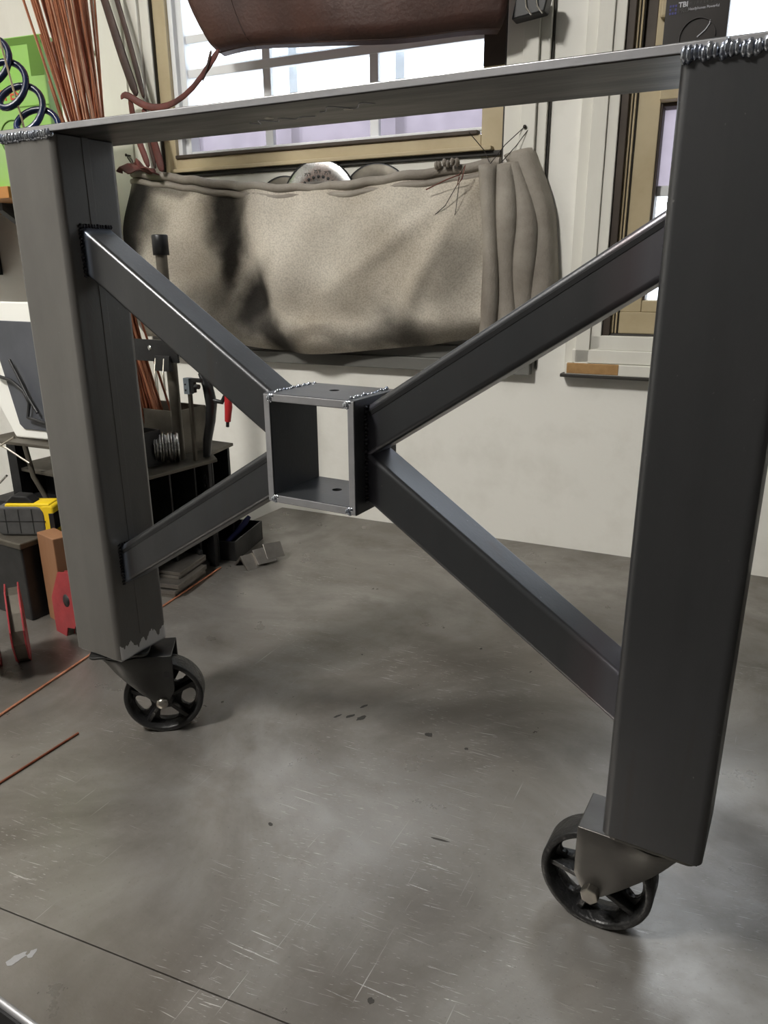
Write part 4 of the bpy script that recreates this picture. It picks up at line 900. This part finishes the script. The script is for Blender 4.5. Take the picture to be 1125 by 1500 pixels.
# angle pieces
for i, (x, y, rz_, ln) in enumerate([(-.262, .70, .25, .05), (-.252, .738, .42, .055), (-.244, .772, .55, .05)]):
    a_ = .046; th = .0055; c45 = math.sqrt(.5)
    prof = [(-a_*c45, 0), (0, a_*c45), (a_*c45, 0), (a_*c45-th*c45*2, 0), (0, a_*c45-th*c45*2), (-a_*c45+th*c45*2, 0)]
    dz = [0, .007, .014][i]
    o = MB().prism(prof, lambda p, q_: (p, 0, q_), lambda p, q_: (p, ln, q_)).build('angle_piece', 'flat', bevel=.0008); put(o, (x, y, dz+.0002), -rz_)
    tag(o, ['front', 'middle', 'rear'][i]+' short steel angle piece lying like a tent on the bench', 'angle piece', 'angle pieces')

# ---- things at the left edge of the bench
tbx = thing('steel_case', 'dark grey steel case under the tape measure', 'case', (-.58, .36, 0))
MB().box((-.16, -.13, 0), (.115, .09, .172)).build('body', 'darksteel', tbx, bevel=.004); MB().box((-.165, -.135, .172), (.12, .095, .186)).build('lid', 'olive', tbx, bevel=.003)
o = MB().box((-.03, -.02, 0), (.045, .02, .205)).build('wood_board', 'wood', bevel=.002); put(tag(o, 'upright brown wooden board behind the red magnet', 'board'), (-.415, .275, 0), -.2)
o = MB().box((-.028, -.012, 0), (.03, .05, .25)).build('dark_post_block', 'darksteel', bevel=.003); put(tag(o, 'tall dark steel block behind the left leg and wooden board', 'block'), (-.37, .345, 0), -.1)
# tape measure
tm = thing('tape_measure', 'yellow and grey tape measure lying on the steel case', 'tape measure', (-.515, .285, .1865), math.radians(28))
MB().prism(rrect(.115, .068, .02, 6), lambda a, b: (a, -.026, b+.034), lambda a, b: (a, .024, b+.034), True).build('grip', 'rubber', tm, bevel=.006, seg=3)
for x_ in (-.03, .0, .03): MB().box((x_-.001, -.0265, .006), (x_+.001, -.02, .062)).build('grip_groove', 'black', tm)
MB().box((-.0575, -.0266, .033), (.0575, -.024, .0345)).build('grip_groove', 'black', tm)
yc = MB().prism(rrect(.03, .072, .010, 5), lambda a, b: (.062+a, -.024, b+.034), lambda a, b: (.062+a, .026, b+.034), True).build('yellow_case', 'yellow', tm, bevel=.004)
MB().prism(rrect(.10, .012, .004, 3), lambda a, b: (.02+a, -.023, b+.067), lambda a, b: (.02+a, .024, b+.067), True).build('yellow_top', 'yellow', tm, bevel=.002)
MB().box((.066, -.0246, .014), (.0775, .02, .052)).build('black_label', 'black', yc, bevel=.001)
MB().prism([(-.034, 0), (.034, 0), (.018, .016), (-.012, .018)], lambda a, b: (a, -.018, b+.0725), lambda a, b: (a, .016, b+.0725)).build('slide_lock', 'black', tm, bevel=.003)
# red welding magnets
def magnet(label, loc, rot, sc_=1., gap=.016):
    t = thing('welding_magnet', label, 'magnet', loc, 0, 'red welding magnets', rot=rot)
    prof = [(-.05, 0), (-.018, 0), (-.010, .018), (.014, .018), (.05, .055), (.05, .075), (.035, .095), (.016, .115), (-.016, .115), (-.05, .07)]
    prof = [(a*sc_, b*sc_) for a, b in prof]
    for y0 in (-gap/2-.003, gap/2):
        n = 16; hole = [(.0+.011*sc_*math.cos(2*math.pi*i/n), .066*sc_+.011*sc_*math.sin(2*math.pi*i/n)) for i in range(n)]
        pl_ = MB().prism(prof, lambda a, b: (a, y0, b), lambda a, b: (a, y0+.003, b)).build('red_plate', 'red', t, bevel=.0006)
        MB().lathe([(0, -.0003), (.011*sc_, -.0003), (.011*sc_, .0033), (0, .0033)], (0, y0, .066*sc_), (0, 1, 0), 20).build('hole', 'black', pl_)
    core = [(a*.86, .004+b*.93) for a, b in prof]
    MB().prism(core, lambda a, b: (a, -gap/2, b), lambda a, b: (a, gap/2, b)).build('core', 'olive', t)
    return t
magnet('red arrow shaped welding magnet leaning between the left leg and wooden board', (-.315, .225, .0), (math.radians(-6), math.radians(-12), math.radians(-8)), 1.25, .012)
magnet('red welding magnet standing at the left picture edge, nearer the leg', (-.296, .090, .0), (0, 0, math.radians(-34)), 1.5, .020)
magnet('red welding magnet at the left picture edge, farthest from the leg', (-.325, .050, .0), (0, 0, math.radians(-32)), 1.5, .014)
# copper rods lying on the bench
def bench_rod(p0, p1, lab, r_, mt):
    p0, p1 = Vector((*p0, r_)), Vector((*p1, r_)); o = MB().tube([(0, 0, 0), p1-p0], r_, 8).build('copper_rod', mt); put(tag(o, lab, 'rod'), p0)
bench_rod((-.145, -.26), (-.307, .672), 'long copper rod lying on the bench past the left caster', .0024, 'copper')
bench_rod((-.012-.0, -.30), (-.018, -.008), 'short dark copper rod lying on the bench left of the caster', .002, 'copper3')
# slate sheet in a white frame, leaning on the case, with a black cable
sh = thing('framed_sheet', 'slate grey sheet in a white plastic frame leaning left of the leg', 'panel', (-.675, .40, .3655), 0, rot=(math.radians(-4), 0, 0))
MB().prism([(0, 0), (.35, .015), (.35, .315), (-.21, .315), (-.19, .25)], lambda a, b: (a, 0, b), lambda a, b: (a, .012, b)).build('white_frame', 'tabletwhite', sh, bevel=.004)
MB().prism([(.040, .024), (.35, .034), (.35, .272), (-.062, .272), (.024, .034)], lambda a, b: (a, -.004, b), lambda a, b: (a, .001, b)).build('slate_sheet', 'tabletgrey', sh, bevel=.0015)
st = thing('sheet_stand', 'cluttered steel stand under the white framed sheet', 'stand', (-.585, .40, .1865), math.radians(5))
MB().box((-.16, -.03, .1705), (.13, .06, .1775)).build('top_plate', 'olive', st, bevel=.001)
MB().box((-.12, .0, 0), (-.09, .03, .1705)).build('post', 'darksteel', st); MB().tube([(.06, .0, .172), (.10, -.01, .0)], .018, 12).build('post', 'black', st)
MB().tube([(-.02, -.028, .172), (-.005, -.03, .10), (.02, -.025, .05), (.03, -.02, .0)], .006, 8).build('brace_arm', 'olive', st)
MB().tube([(-.16, -.05, .20), (-.06, -.045, .165), (.0, -.04, .135)], .0022, 6).build('spring_wire', 'wire', st)
MB().tube([(-.16, -.05, .13), (-.10, -.048, .16), (-.03, -.045, .195)], .0022, 6).build('spring_wire', 'wire', st)
MB().tube([(-.16, -.05, .045), (-.11, -.05, .07), (-.07, -.05, .10)], .0025, 6).build('spring_wire', 'silver', st)
MB().box((-.16, -.04, .0), (.03, .05, .03)).build('foot_bar', 'darksteel', st, bevel=.002)
cb_ = MB().tube([(-.16, -.012, .205), (-.135, -.012, .185), (-.09, -.012, .178), (-.045, -.012, .155), (-.03, -.012, .13), (-.04, -.012, .095), (.02, -.012, .088), (.08, -.012, .09)], .0042, 8)
cb_.tube([(-.085, -.014, .225), (-.06, -.014, .19), (-.03, -.014, .145), (.0, -.014, .11)], .0035, 8)
o = cb_.build('black_cable', 'black'); put(tag(o, 'black cable hanging across the slate grey sheet', 'cable'), (-.565, .396, .325), 0, (math.radians(-4), 0, 0))
